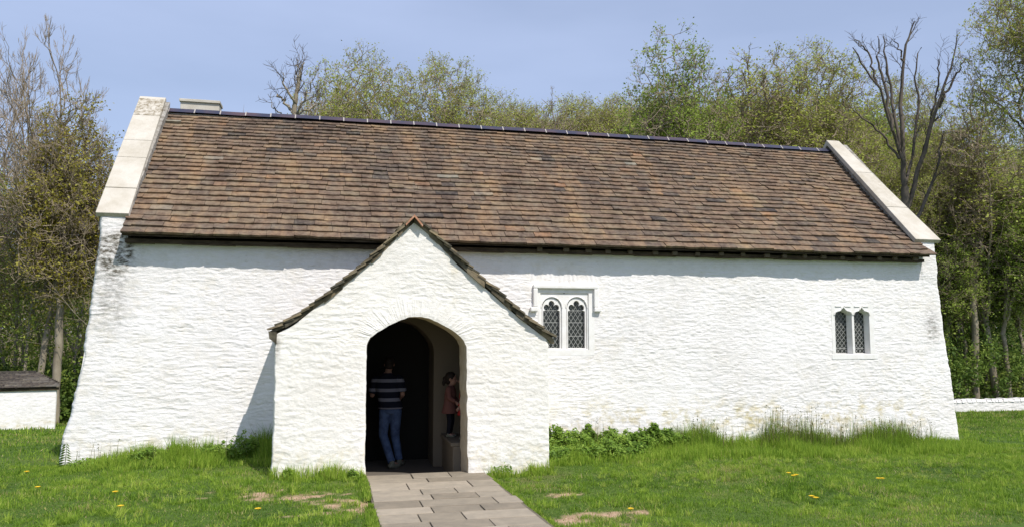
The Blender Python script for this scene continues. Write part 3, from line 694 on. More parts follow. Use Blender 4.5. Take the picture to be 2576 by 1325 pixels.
def window_one():
    w = empty('window'); w.parent = church; w['label'] = 'square headed two light window with cusped heads and a hood mould'
    x0, x1, z0, z1 = W1; yf = YN-.018; mb = MB()
    lights = ((3.445, 3.765), (3.885, 4.215)); zb, zs = 1.715, 2.40
    cm = (lights[0][1]+lights[1][0])/2
    # block: plain slab with a sunk rectangular panel
    big = dense([(lights[0][0]-.045, zb-.015), (lights[1][1]+.045, zb-.015), (lights[1][1]+.045, 2.665), (lights[0][0]-.045, 2.665)], .05)
    rect_with_hole(mb, project_rect(big, x0, x1, z0, z1, (3.83, 2.15)), [(x+(.02 if x < 3.8 else -.02)*0, z) for x, z in big], yf, yf+.035)
    for (a, b), (pa, pb) in zip(lights, ((lights[0][0]-.045, cm), (cm, lights[1][1]+.045))):
        c = (a+b)/2; hw = (b-a)/2
        plate = dense([(pa, zb-.015), (pb, zb-.015), (pb, 2.665), (pa, 2.665)], .02)
        # chamfered outer order (round headed)
        def arc(k, zc, n=28): return [(c+k*math.cos(math.pi*i/n), zc+k*math.sin(math.pi*i/n)) for i in range(n+1)]
        o1 = [(a-.022, zb-.005), (b+.022, zb-.005)]+arc(hw+.022, zs+.015)
        inn = dense(o1, .015); outp = project_rect(inn, pa, pb, zb-.015, 2.665, (c, 2.2))
        rect_with_hole(mb, outp, inn, yf+.022, yf+.022)
        inn2 = [(c+(x-c)*(hw/(hw+.022)), (zs+(z-zs)*.93) if z > zs else z+.004) for x, z in inn]
        n = len(inn); mb.add([(x, yf+.022, z) for x, z in inn]+[(x, yf+.062, z) for x, z in inn2], [(i, i+n, (i+1) % n+n, (i+1) % n) for i in range(n)])
        # raised roll around the head
        mb.tube([(c+(hw+.024)*math.cos(math.pi*i/24), yf+.018, zs+.015+(hw+.024)*math.sin(math.pi*i/24)) for i in range(25)], .011, 6)
        # cusped plate
        head = []
        nn = 80
        for i in range(nn+1):
            th = math.pi*i/nn; k = abs(math.sin(2.5*(th-math.pi/2)+math.pi/2))**.62 if False else (abs(math.cos(2.5*(th-math.pi/2)))**.55)
            r_ = hw*(.42+.46*k); head.append((c+r_*math.cos(th), zs-.015+r_*1.04*math.sin(th)))
        ins = [(a+.012, zb+.01), (b-.012, zb+.01), (b-.012, zs-.045), (b-.05, zs-.03)]+head+[(a+.05, zs-.03), (a+.012, zs-.045)]
        # outer matching outline
        outs = []
        for x, z in ins:
            if z <= zs-.02: outs.append((a-.002 if x < c else b+.002, z if z > zb+.02 else zb-.004))
            else:
                dx, dz = x-c, z-zs+.02; L_ = math.hypot(dx, dz); outs.append((c+dx/L_*(hw+.004), zs-.02+dz/L_*(hw*1.26)))
        rect_with_hole(mb, outs, ins, yf+.034, yf+.095)
    mb.build('frame', M['dressed'], w)
    hb = MB(); yh = yf-.055      # hood mould with dropped ends
    hb.box(3.265, 4.43, yh, yf+.01, 2.735, 2.80); hb.box(3.265, 3.345, yh, yf+.01, 2.42, 2.735); hb.box(4.345, 4.43, yh, yf+.01, 2.42, 2.735)
    hb.box(3.215, 3.345, yh-.012, yf+.01, 2.345, 2.42); hb.box(4.345, 4.475, yh-.012, yf+.01, 2.345, 2.42)
    hb.build('hood_mould', M['dressed'], w, bevel=.016)
    gb = MB()
    for a, b in lights: gb.box(a-.02, b+.02, yf+.100, yf+.106, zb-.02, zs+.20)
    gb.build('glass_pane', M['glass'], w)
    for a, b in lights: lattice(a+.004, b-.004, zb, zs+.14, yf+.092, w, 4, .118, (zb+.012, 1.93, 2.16, zs-.035))
    # sill splay
window_one()
def window_two():
    w = empty('window'); w.parent = church; w['label'] = 'small two light window with ogee heads and a plain sill'
    x0, x1, z0, z1 = W2; yf = YN-.017; mb = MB()
    lights = ((9.07, 9.43), (9.475, 9.805)); zb, zs = 1.60, 2.31
    cm = (lights[0][1]+lights[1][0])/2
    for (a, b), (pa, pb) in zip(lights, ((x0, cm), (cm, x1))):
        c = (a+b)/2; hw = (b-a)/2; hd = []
        for i in range(33):
            t = -1+2*i/32; s_ = 1-abs(t)
            hd.append((c-t*hw, zs+.075*math.sqrt(max(0, 1-(1-min(1, s_/.55))**2))+(.085*max(0, (s_-.5)/.5)**1.7)))
        ins = dense([(a, zb), (b, zb)]+hd[0:33], .02); outs = project_rect(ins, pa, pb, z0, z1, (c, 2.0))
        rect_with_hole(mb, outs, ins, yf, yf+.02)
        n = len(ins); in2 = [(c+(x-c)*.86, z-.012 if z > zs else z+.006) for x, z in ins]
        mb.add([(x, yf+.02, z) for x, z in ins]+[(x, yf+.13, z) for x, z in in2]+[(x, yf+.16, z) for x, z in in2], [(i, i+n, (i+1) % n+n, (i+1) % n) for i in range(n)]+[(i+n, i+2*n, (i+1) % n+2*n, (i+1) % n+n) for i in range(n)])
        # raised ogee moulding
        hd2 = [(c+(x-c)*1.06, yf-.006, z+.012) for x, z in hd]
        mb.tube(hd2, .013, 6)
        mb.box(c-hw*.92, c-.03, yf-.014, yf+.004, z1-.055, z1-.035); mb.box(c+.03, c+hw*.92, yf-.014, yf+.004, z1-.055, z1-.035)
        lattice(a+.01, b-.01, zb, zs+.12, yf+.128, w, 4, .10, (zb+.01, 1.70))
    mb.build('frame', M['dressed'], w)
    gb = MB()
    for a, b in lights: gb.box(a-.02, b+.02, yf+.135, yf+.142, zb-.02, zs+.22)
    gb.build('glass_pane', M['glass'], w)
    sb = MB(); sb.box(x0-.02, x1+.06, yf-.002, yf+.03, 1.50, 1.592); sb.build('sill', M['dressed'], w, bevel=.008)
window_two()
#PART2
# reveal of the porch arch in duller tan plaster; inner skin of the nave wall inside the porch
mb = MB(); mb.box(-.3, .50, 1.80, 1.86, -.25, 2.4); mb.box(1.585, 2.53, 1.80, 1.86, -.25, 2.4)
dp2 = arch_pts((DOOR[0]+DOOR[1])/2, (DOOR[1]-DOOR[0])/2+.001, 1.0, 1.70, .47, p=1.5)
top_ = [(x, 2.9) for x, z in dp2]; n = len(dp2)
mb.add([(x, 1.80, z) for x, z in dp2]+[(x, 1.80, z) for x, z in top_]+[(x, 1.87, z) for x, z in dp2], [(i, i+1, i+1+n, i+n) for i in range(n-1)]+[(i, i+2*n, i+1+2*n, i+1) for i in range(n-1)])
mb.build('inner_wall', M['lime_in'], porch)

# ------------------------------------------------ pigsty-like outbuilding, low wall
def outbuilding():
    Yo = 20.0; e = empty('outbuilding', (-9.6, Yo, -1.4), rad(17.0))
    tag(e, 'low whitewashed outbuilding with a stone slate roof at the left edge', 'outbuilding')
    x1 = -9.62; x0 = -17; zt = .06
    U, Z_ = np.meshgrid(np.linspace(x0, x1, 260), np.linspace(-1.9, zt, 70))
    r = rubble(U+50, Z_, 6)*1.3; Yv = Yo-r; Yv[:, -1] += .1
    I = np.arange(U.size).reshape(U.shape); T = np.stack([I[:-1, :-1], I[:-1, 1:], I[1:, 1:], I[1:, :-1]], -1).reshape(-1, 4)
    P = np.stack([U+9.6, Yv-Yo, Z_+1.4], -1).reshape(-1, 3)
    link('wall', np_mesh('outbuilding_wall', P, T, 4, M['lime'], {'stain': .15*fbm(U*2, Z_*2, 3, 3).ravel(), 'damp': np.clip(.8*np.exp(-((Z_+1.2)/.22)**2), 0, 1).ravel()}, smooth=True), e)
    mb = MB(); mb.box(x0+9.6, x1+9.56, .05, 2.2, -.5, 1.44); mb.build('end_wall', M['lime'], e)
    a = at(100, 933, Yo+1.1); mb = MB(); random.seed(3)
    rise = a[2]-(zt+.08); n = 11
    for sg in (1, -1):
        for r in range(n):
            s0, s1 = r/n, (r+1.5)/n; x = x0
            while x < x1+.06:
                w = random.uniform(.3, .55); xe = min(x+w, x1+.06); j = random.uniform(-.012, .012)
                # the roof is hipped in at its end: clip rows
                xe2 = min(xe, x1+.06-.72*r/n)
                if xe2 < x+.05: break
                ya, yb = -.14+1.24*s0+j, -.14+1.24*min(s1, 1); za, zb_ = zt+.06+rise*s0, zt+.06+rise*min(s1, 1)
                if sg < 0: ya, yb = 2.2-ya, 2.2-yb
                X0, X1 = x+9.6, xe2+9.6; Z0, Z1 = za+1.4+.035, zb_+1.4
                mb.hexa([(X0, ya, Z0-.03), (X1-.01, ya, Z0-.03), (X1-.01, yb, Z1-.03), (X0, yb, Z1-.03), (X0, ya, Z0+.01), (X1-.01, ya, Z0+.01), (X1-.01, yb, Z1), (X0, yb, Z1)], 0, random.random()); x += w
    mb.build('roof', M['tile_grey'], e, attr='tint')
    mb = MB(); mb.add([(x1+9.66, -.14, 1.50), (x1+9.66, 2.34, 1.50), (x1+9.6-.70, 1.1, zt+1.4+rise+.06)], [(0, 1, 2)], 0, .4); mb.build('roof_hip', M['tile_grey'], e, attr='tint')
    mb = MB(); mb.box(x0+9.6, x1+9.6-.70, .98, 1.22, zt+1.4+rise+.03, zt+1.4+rise+.12); mb.build('ridge', M['tile_grey'], e, attr='tint')
    mb = MB(); mb.box(x0+9.6, x1+9.66, -.06, .04, 1.40, 1.49); mb.build('eaves_board', M['wood'], e)
M['tile_grey'] = tile_mat('grey_slate_tile', [(0, (.05, .043, .04)), (.5, (.095, .078, .068)), (1, (.16, .145, .13))], False)
outbuilding()
def low_wall():
    Yw = 24.; e = empty('low_wall', (28, Yw, -2.1)); tag(e, 'low whitewashed dry stone wall with rough cope stones at the right edge', 'wall')
    x0, x1, zt = 18., 48., -1.60
    U, Z_ = np.meshgrid(np.linspace(x0, x1, 700), np.linspace(-2.9, zt, 40)); r = rubble(U*.6+80, Z_*.6, 8)*2.6
    I = np.arange(U.size).reshape(U.shape); T = np.stack([I[:-1, :-1], I[:-1, 1:], I[1:, 1:], I[1:, :-1]], -1).reshape(-1, 4)
    link('wall_face', np_mesh('low_wall_face', np.stack([U-28, -r, Z_+2.1], -1).reshape(-1, 3), T, 4, M['lime'], {'stain': .3*fbm(U, Z_*4, 3, 3).ravel(), 'damp': 0*U.ravel()}, smooth=True), e)
    mb = MB(); mb.box(x0-28, x1-28, .06, .5, -.9, .5); mb.build('wall_core', M['lime'], e)
    mb = MB(); random.seed(9); x = x0
    while x < x1:
        w = random.uniform(.2, .42); h = random.uniform(.10, .17); a = random.uniform(-.03, .03); z = zt+2.1
        mb.hexa([(x-28, -.07+a, z-.03), (x+w-28, -.07-a, z-.03), (x+w-28, .52, z-.03), (x-28, .52, z-.03), (x+.02-28, -.04, z+h), (x+w-.03-28, -.03, z+h*.9), (x+w-.03-28, .48, z+h), (x+.02-28, .48, z+h*.9)]); x += w
    mb.build('cope_stones', M['lime'], e, bevel=.03)
low_wall()

# ------------------------------------------------ vegetation materials
def leaf_mat(name, stops, transl=.35):
    m, t, p = mat(name, rough=.6, spec=.2); a = N(t, 'ShaderNodeAttribute', attribute_name='tint')
    c = ramp(t, a.outputs['Fac'], stops).outputs[0]; t.links.new(c, p.inputs['Base Color'])
    tr = t.nodes.new('ShaderNodeBsdfTranslucent'); t.links.new(c, tr.inputs[0]); ms = t.nodes.new('ShaderNodeMixShader'); ms.inputs[0].default_value = transl
    o = t.nodes['Material Output']; t.links.new(p.outputs[0], ms.inputs[1]); t.links.new(tr.outputs[0], ms.inputs[2]); t.links.new(ms.outputs[0], o.inputs[0]); return m
M['bark'], t_, p_ = mat('grey_bark', rough=.95, spec=.1)
t_.links.new(ramp(t_, noise_node(t_, 2.5, 6, .7, mscale=(1, 1, .4)).outputs['Fac'], [(.3, (.17, .14, .10)), (.55, (.29, .25, .185)), (.75, (.40, .36, .28))]).outputs[0], p_.inputs['Base Color'])
M['bark_dark'], t_, p_ = mat('dark_bark', rough=.95, spec=.1)
t_.links.new(ramp(t_, noise_node(t_, 3.5, 6, .7, mscale=(1, 1, .4)).outputs['Fac'], [(.3, (.07, .057, .048)), (.65, (.15, .125, .10))]).outputs[0], p_.inputs['Base Color'])
M['twig'], _, _ = mat('twig_bark', (.31, .25, .18), .95, .1)
M['leaf_oak'] = leaf_mat('budding_oak_leaf', [(0, (.25, .24, .055)), (.5, (.41, .45, .085)), (1, (.56, .62, .15))], .45)
M['leaf_green'] = leaf_mat('fresh_green_leaf', [(0, (.13, .18, .03)), (.5, (.27, .36, .055)), (1, (.44, .54, .11))], .45)
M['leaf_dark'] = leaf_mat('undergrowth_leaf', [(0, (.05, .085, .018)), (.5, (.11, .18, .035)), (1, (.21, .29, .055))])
M['leaf_yellow'] = leaf_mat('yellow_green_leaf', [(0, (.22, .18, .03)), (.5, (.36, .32, .05)), (1, (.46, .44, .09))], .45)

def unit(v): return v/np.linalg.norm(v)
class Tree:
    def __init__(s, seed): s.r = random.Random(seed); s.nr = np.random.default_rng(seed); s.br = []; s.tips = []
    def grow(s, p, d, L, r0, lev, P):
        n = P['seg'][lev]; st = L/n; pts = [p]; rs = [r0]; r1 = r0*P['taper'][lev]; wob = P['wob'][lev]; tr = P['trop'][lev]; dirs = []
        bend = s.nr.normal(0, 1, 3)*P.get('bend', .05)
        for i in range(n):
            d = unit(d+s.nr.normal(0, 1, 3)*wob+bend+np.array([0, 0, tr])); p = p+d*st; pts.append(p); dirs.append(d); rs.append(r0+(r1-r0)*(i+1)/n)
        s.br.append((lev, np.array(pts), np.array(rs)))
        if lev == len(P['n'])-1 or lev == P['levels']-1: s.tips.append(np.array(pts[1:])); return
        nc = P['n'][lev]; nc = max(1, int(round(nc*s.r.uniform(.8, 1.2)))); t0 = P['t0'][lev]; ga = s.r.uniform(0, 6.28)
        for k in range(nc):
            t = t0+(1-t0)*(k+s.r.random())/nc; f = t*n; i = min(int(f), n-1); q = pts[i]+(pts[i+1]-pts[i])*(f-i); dd = dirs[i]
            a = np.cross(dd, [0, 0, 1.0]); a = unit(a) if np.linalg.norm(a) > 1e-3 else np.array([1., 0, 0]); b = np.cross(dd, a)
            ga += 2.4+s.r.uniform(-.5, .5); an = rad(P['ang'][lev]*s.r.uniform(.7, 1.3)); an *= (1.25-.5*t)
            nd = unit(dd*math.cos(an)+(a*math.cos(ga)+b*math.sin(ga))*math.sin(an)); rr = (rs[i]+(rs[i+1]-rs[i])*(f-i))
            s.grow(q, nd, P['len'][lev]*L*(1.15-P.get('sh', .6)*t)*s.r.uniform(.75, 1.25), max(rr*P['rr'][lev]*s.r.uniform(.75, 1.1), P['rmin']), lev+1, P)
        # leader carries on as a finer shoot
        if P.get('lead', 1) and lev < P['levels']-1: s.grow(pts[-1], d, L*P['len'][lev]*.6, max(r1*.9, P['rmin']), lev+1, P)
    def mesh(s, name, lv, k_of, mats, leaf=None):
        groups = {}
        for lev, pts, rs in s.br:
            if lev in lv: groups.setdefault((len(pts), k_of(lev)), []).append((pts, rs))
        V = []; T = []; nb = 0
        for (n, k), L_ in groups.items():
            P = np.array([a for a, b in L_]); R = np.array([b for a, b in L_]); D = np.empty_like(P)
            D[:, 1:-1] = P[:, 2:]-P[:, :-2]; D[:, 0] = P[:, 1]-P[:, 0]; D[:, -1] = P[:, -1]-P[:, -2]; D /= np.linalg.norm(D, axis=2, keepdims=True)+1e-9
            ref = np.where(np.abs(D[..., 2:3]) > .9, np.array([1., 0, 0]), np.array([0, 0, 1.])); A = np.cross(D, ref); A /= np.linalg.norm(A, axis=2, keepdims=True)+1e-9; B = np.cross(D, A)
            th = np.arange(k)*2*math.pi/k; ring = P[:, :, None]+(A[:, :, None]*np.cos(th)[None, None, :, None]+B[:, :, None]*np.sin(th)[None, None, :, None])*R[:, :, None, None]
            m_ = len(L_); V.append(ring.reshape(-1, 3)); idx = nb+np.arange(m_*n*k).reshape(m_, n, k); nx = np.roll(idx, -1, 2)
            T.append(np.stack([idx[:, :-1], nx[:, :-1], nx[:, 1:], idx[:, 1:]], -1).reshape(-1, 4)); nb += m_*n*k
        V = np.concatenate(V); T = np.concatenate(T); mi = np.zeros(len(T), int); tint = np.zeros(len(V))
        if leaf:
            per, size, spread = leaf[:3]; keep = leaf[3] if len(leaf) > 3 else None
            C_ = np.concatenate(s.tips); 
            if keep is not None:
                nz_ = np.array([mnoise.noise(Vector(c*.55)) for c in C_]); C_ = C_[nz_*.5+.5+keep(C_) > s.nr.uniform(.35, .65, len(C_))]
            C_ = np.repeat(C_, per, 0)
            C_ = C_+s.nr.normal(0, spread, C_.shape); m_ = len(C_); a = s.nr.normal(0, 1, (m_, 3)); a /= np.linalg.norm(a, axis=1, keepdims=True); b = np.cross(a, s.nr.normal(0, 1, (m_, 3))); b /= np.linalg.norm(b, axis=1, keepdims=True)+1e-9
            sz = size*s.nr.uniform(.5, 1.3, (m_, 1)); q = np.stack([C_-a*sz, C_-b*sz*.55, C_+a*sz, C_+b*sz*.55], 1).reshape(-1, 3)
            t0 = len(V); V = np.concatenate([V, q]); T = np.concatenate([T, t0+np.arange(m_*4).reshape(-1, 4)]); mi = np.concatenate([mi, np.ones(m_, int)])
            cl = np.array([mnoise.noise(Vector(c*.8+Vector((5, 5, 5)) if False else c*.8)) for c in C_]) if m_ < 60000 else np.zeros(m_)
            tint = np.concatenate([tint, np.repeat(np.clip(.5+.45*cl+s.nr.normal(0, .2, m_), 0, 1), 4)])
        return np_mesh(name, V, T, 4, mats, {'tint': tint}, mi)
KIND = {
 # big spreading bare ash: long ascending limbs, fans of fine twigs
 'ash': dict(levels=5, n=[10, 8, 7, 6], seg=[9, 9, 7, 5, 3], taper=[.45, .35, .35, .4, .5], wob=[.04, .07, .10, .12, .12], trop=[.05, .045, .03, .05, .09], t0=[.36, .30, .25, .2], ang=[34, 36, 42, 42], len=[.62, .50, .50, .52], rr=[.62, .55, .55, .6], rmin=.0075, sh=.45),
 'oak': dict(levels=5, n=[10, 8, 8, 7], seg=[8, 9, 7, 5, 3], taper=[.5, .35, .35, .4, .5], wob=[.06, .13, .17, .2, .2], trop=[.05, .03, .02, .02, .03], t0=[.42, .28, .25, .2], ang=[42, 42, 48, 50], len=[.62, .52, .48, .48], rr=[.62, .55, .55, .6], rmin=.008, sh=.4),
 'slim_': dict(levels=5, n=[14, 6, 6, 5], seg=[12, 7, 5, 4, 3], taper=[.25, .35, .4, .4, .5], wob=[.03, .08, .1, .12, .12], trop=[.03, .06, .04, .05, .06], t0=[.40, .25, .2, .2], ang=[38, 36, 40, 40], len=[.30, .50, .52, .55], rr=[.42, .55, .6, .6], rmin=.0075, sh=.7),
 'stag': dict(levels=4, n=[6, 4, 4], seg=[8, 12, 8, 5], taper=[.6, .30, .3, .4], wob=[.05, .11, .16, .2], trop=[.05, .05, .04, .03], t0=[.42, .30, .25], ang=[33, 34, 42], len=[.85, .42, .36], rr=[.60, .55, .5], rmin=.012, sh=.35),
 'leafy': dict(levels=5, n=[14, 8, 7, 5], seg=[10, 8, 6, 4, 3], taper=[.35, .35, .4, .4, .5], wob=[.04, .08, .12, .15, .15], trop=[.04, .05, .03, .04, .04], t0=[.28, .22, .2, .2], ang=[42, 40, 44, 44], len=[.44, .48, .50, .52], rr=[.5, .55, .55, .6], rmin=.008, sh=.55),
 'pole': dict(levels=4, n=[12, 8, 6], seg=[12, 7, 5, 3], taper=[.25, .35, .4, .5], wob=[.035, .1, .13, .14], trop=[.03, .06, .05, .05], t0=[.35, .2, .2], ang=[38, 40, 42], len=[.26, .50, .52], rr=[.42, .6, .6], rmin=.007, sh=.6),
}
# crowns grown into an envelope: rx, centre height, rz (shares of the height), number of shoots, twig length, upward habit
ENV = {'oak': (.185, .74, .235, 720, .55, .15), 'ash': (.185, .62, .37, 560, .62, .9), 'slim': (.085, .70, .29, 330, .50, .35), 'leafy': (.155, .66, .33, 900, .50, .35)}
def fill_tree(t, kind, H, r0):
    rx, zc, rz, n, tl, upw = ENV[kind]; rx *= H; zc *= H; rz *= H; nr = t.nr; sd = t.r.uniform(0, 50)
    d = nr.normal(0, 1, (n*2, 3)); d /= np.linalg.norm(d, axis=1, keepdims=True); rr = nr.random(n*2)**(1/2.0)
    lob = np.array([.92+.26*mnoise.noise(Vector(v)*1.7+Vector((sd, 0, 0))) for v in d])
    dens = np.array([mnoise.noise(Vector(v*q)*2.6+Vector((0, sd, 0))) for v, q in zip(d, rr)]); k = np.argsort(-dens+nr.normal(0, .28, n*2))[:n]
    P_ = (d*(rr*lob)[:, None])[k]*np.array([rx, rx, rz])+np.array([nr.normal(0, .03*H), 0, zc]); P_ = P_[P_[:, 2] > .22*H]
    rmin = .011; kk = (r0-rmin)/len(P_)**.5
    def curve(a, da, b, m, ra, rb, lev, wob):
        L_ = np.linalg.norm(b-a)+1e-6; c1 = a+da*L_*.4; u_ = np.linspace(0, 1, m+1)[:, None]
        q = (1-u_)**2*a+2*u_*(1-u_)*c1+u_**2*b; q[1:-1] += nr.normal(0, wob*L_, (m-1, 3)) if m > 1 else 0
        t.br.append((lev, q, ra+(rb-ra)*u_[:, 0])); return unit(q[-1]-q[-2])
    def rec(a, da, pts, depth, lev):
        m = len(pts); ra = rmin+kk*m**.5
        if m == 1:
            b = pts[0]; b = b+np.array([0, 0, .0]); dd = curve(a, da, b, 4, ra, rmin*.8, 3, .035)
            for q in range(t.r.choice((3, 4, 5))):
                sdv = unit(dd*.9+nr.normal(0, .55 if kind != 'ash' else .33, 3)+np.array([0, 0, upw])); L_ = tl*t.r.uniform(.5, 1.2); s0_ = a+(b-a)*t.r.uniform(.55, 1) if q else b
                e1 = s0_+sdv*L_*.5+nr.normal(0, .04, 3); e2 = e1+unit(sdv+np.array([0, 0, upw*.6]))*L_*.5
                t.br.append((4, np.array([s0_, e1, e2]), np.array([rmin*.75, rmin*.65, rmin*.4]))); t.tips.append(np.array([e1, e2]))
                for _ in range(2):
                    e3 = e1+unit(sdv+nr.normal(0, .6, 3)+np.array([0, 0, upw]))*L_*.45; t.br.append((4, np.array([e1, (e1+e3)/2+nr.normal(0, .02, 3), e3]), np.array([rmin*.6, rmin*.55, rmin*.35]))); t.tips.append(np.array([e3]))
            return
        c = pts.mean(0); far = np.linalg.norm(pts-a, axis=1).min(); f = (.30 if depth < 2 else .42) if kind != 'ash' else .24
        node = a+(c-a)*f; node = node+unit(da)*.12*np.linalg.norm(c-a)
        if depth == 0: node = a+np.array([0, 0, (c-a)[2]*.18])+nr.normal(0, .06, 3)
        kcl = 2 if depth > 3 else t.r.choice((2, 3)) if depth else t.r.choice((3, 4)); kcl = min(kcl, m)
        dirs = pts-node; dirs = dirs/(np.linalg.norm(dirs, axis=1, keepdims=True)+1e-9); X_ = pts/ (rx*1.) + dirs*.8
        cen = X_[nr.choice(m, kcl, replace=False)]
        for _ in range(4):
            lab = np.argmin(((X_[:, None]-cen[None])**2).sum(2), 1)
            for q in range(kcl):
                if (lab == q).any(): cen[q] = X_[lab == q].mean(0)
        dd = curve(a, da, node, 6 if depth < 3 else 4, ra, rmin+kk*(m*.8)**.5 if depth else ra*.85, min(lev, 3), .05 if kind == 'oak' else .016 if kind == 'ash' else .028)
        for q in range(kcl):
            sub = pts[lab == q]
            if len(sub): rec(node, dd, sub, depth+1, lev+(1 if depth % 2 == 0 or len(sub) < 12 else 0))
    base = np.array([0, 0, -.4]); top = np.array([nr.normal(0, .01*H), 0, (zc-rz)*.9]); dd = curve(base, np.array([0, 0, 1.]), top, 8, r0*1.15, r0, 0, .006); rec(top, dd, P_, 0, 0)
def make_tree(seed, kind, H, trunk_r, bark='bark', leafm=None, leaf=None, trunkf=None, lean=(0, 0), name=None, nstem=1):
    P = KIND.get(kind, KIND['oak']); t = Tree(seed)
    if kind in ENV: fill_tree(t, kind, H, trunk_r)
    for q in range(nstem if kind not in ENV else 0):
        off = np.array([0., 0, 0]) if nstem == 1 else np.array([t.r.uniform(-.35, .35), t.r.uniform(-.35, .35), 0])
        d = unit(np.array([lean[0]+(t.r.uniform(-.16, .16) if nstem > 1 else 0), lean[1]+(t.r.uniform(-.12, .12) if nstem > 1 else 0), 1.]))
        t.grow(off+np.array([0, 0, -.4]), d, (trunkf or .62)*H*(1 if q == 0 else t.r.uniform(.7, 1)), trunk_r*(1 if q == 0 else t.r.uniform(.55, .9)), 0, P)
    top = float(np.percentile(np.concatenate(t.tips)[:, 2], 97 if kind == 'stag' else 98.2 if kind in ('oak', 'leafy') else 99.3 if kind == 'ash' else 99.9)); f = H/top
    for b in t.br: b[1][:] *= f
    t.tips = [x*f for x in t.tips]
    tm = t.mesh('trunk', (0, 1), lambda l: 8 if l == 0 else 5, M[bark])
    cm = t.mesh('crown', tuple(range(2, P['levels'])), lambda l: 4 if l == 2 else 3, [M['twig']]+([M[leafm]] if leafm else []), leaf)
    return tm, cm, H
LIB = {}
def lib(key, *a, **k): LIB[key] = make_tree(*a, **k)
lib('ash', 12, 'ash', 17, .13)
lib('ash2', 33, 'ash', 16, .11)
lib('oak', 5, 'oak', 16, .155, 'bark_dark', 'leaf_oak', (2, .050, .08))
lib('oak2', 8, 'oak', 16, .15, 'bark_dark', 'leaf_oak', (2, .050, .08))
lib('oak3', 17, 'oak', 16, .155, 'bark_dark', 'leaf_oak', (2, .050, .08))
lib('stag', 3, 'stag', 14, .34, 'bark_dark')
lib('stag2', 19, 'stag', 13, .22, 'bark')
lib('slim', 4, 'slim', 13, .075)
lib('slim2', 41, 'slim', 14, .08, 'bark', 'leaf_oak', (1, .05, .06, lambda c: .15+0*c[:, 0]))
lib('green', 6, 'leafy', 15, .14, 'bark', 'leaf_green', (2, .06, .10, lambda c: .45-.05*(c[:, 2]-7)))
lib('green2', 61, 'leafy', 12, .11, 'bark', 'leaf_green', (2, .065, .10))
lib('yellow', 9, 'leafy', 9, .11, 'bark', 'leaf_yellow', (2, .045, .08, lambda c: .15+0*c[:, 0]))
lib('pole', 10, 'pole', 11, .07, 'bark', 'leaf_green', (2, .05, .09, lambda c: .20-.03*(c[:, 2]-5)), nstem=2)
lib('pole2', 22, 'pole', 10, .07, 'bark', 'leaf_yellow', (2, .05, .09, lambda c: .20-.02*(c[:, 2]-5)), nstem=4)
lib('pole3', 23, 'pole', 12, .075, 'bark', None, None, nstem=1)

def put(key, name, px, top, Y, label, cat='tree', group=None, rz=0, wide=1.0, tilt=0):
    tm, cm, H = LIB[key]; P = at(px, 800, Y); x = float(P[0]); g0 = gzs(x, Y); zt = float(at(px, top, Y)[2]); h = (zt-g0)/H
    e = empty(name, (x, Y, g0-.1), rz); e.scale = (h*wide, h*wide, h); e.rotation_euler = (0, tilt, rz)
    tag(e, label, cat, group); link('trunk', tm, e); link('crown', cm, e); return e
put('ash', 'bare_tree', 105, 85, 24, 'tall bare tree with a wide fan of fine twigs, highest left of the chapel', rz=.6, wide=1.0)
put('ash2', 'bare_tree', -70, 120, 26, 'bare tree cut off by the left edge of the photo', rz=2.1, wide=1.0)
put('yellow', 'young_tree', 150, 300, 23.5, 'young tree with yellow-green leaves in front of the tall bare tree', rz=1.)
put('pole3', 'bare_tree', 245, 350, 22, 'slim bare tree close beside the left gable coping', rz=.3, wide=.9)
put('slim', 'bare_tree', 800, 205, 30, 'thin bare tree between the gaunt tree and the first budding oak', rz=4.)
put('pole3', 'bare_tree', 665, 235, 30, 'thin bare twigs of a tree nearest the rear gable head', rz=1.4)
put('oak', 'oak_tree', 930, 160, 26, 'budding oak with a broad rounded crown above the porch, left of the pair', rz=.4, wide=.95)
put('oak2', 'oak_tree', 1075, 178, 27, 'budding oak with a tall dark stem above the porch, right of the pair', rz=2.2, wide=.9)
put('oak3', 'oak_tree', 1205, 225, 28, 'lower budding oak leaning right above the ridge middle', rz=5.1, wide=.9)
put('slim', 'bare_tree', 1385, 212, 34, 'small slim bare tree with a pointed oval crown above the ridge', rz=.9, wide=1.0)
for i, (px, tp, k) in enumerate([(1290, 270, 'oak'), (1335, 280, 'slim2'), (1320, 290, 'oak3'), (1370, 285, 'oak2'), (1415, 280, 'oak3'), (1445, 272, 'oak2'), (1480, 278, 'oak'), (1500, 268, 'slim2'), (1530, 275, 'oak2'), (1560, 278, 'oak3'), (1590, 280, 'oak'), (1625, 272, 'oak2'), (845, 258, 'slim2'), (870, 280, 'oak3'), (820, 280, 'oak'), (1250, 285, 'oak2')]):
    put(k, 'oak_tree' if k[0] == 'o' else 'budding_tree', px, tp, 40+i % 3*2, 'low olive-brown budding tree in the distant row above the ridge', group='distant budding trees above the ridge', rz=i*1.9, wide=1.0)
put('green', 'leafy_tree', 1735, 140, 27, 'round-crowned tree with bright fresh green leaves behind the roof', rz=.2, wide=1.0)
put('green2', 'leafy_tree', 1660, 300, 30, 'lower bright green tree left of the round-crowned one', rz=2.2)
put('slim2', 'budding_tree', 1905, 140, 28, 'sparse twiggy tree just right of the bright green tree', rz=1.2, wide=1.7)
put('oak2', 'oak_tree', 2035, 128, 28, 'bronze-leaved budding oak above the right end of the ridge', rz=3.9, wide=1.1)
put('slim2', 'budding_tree', 2130, 165, 33, 'thin budding tree half hidden behind the bronze oak', rz=5, wide=1.6)
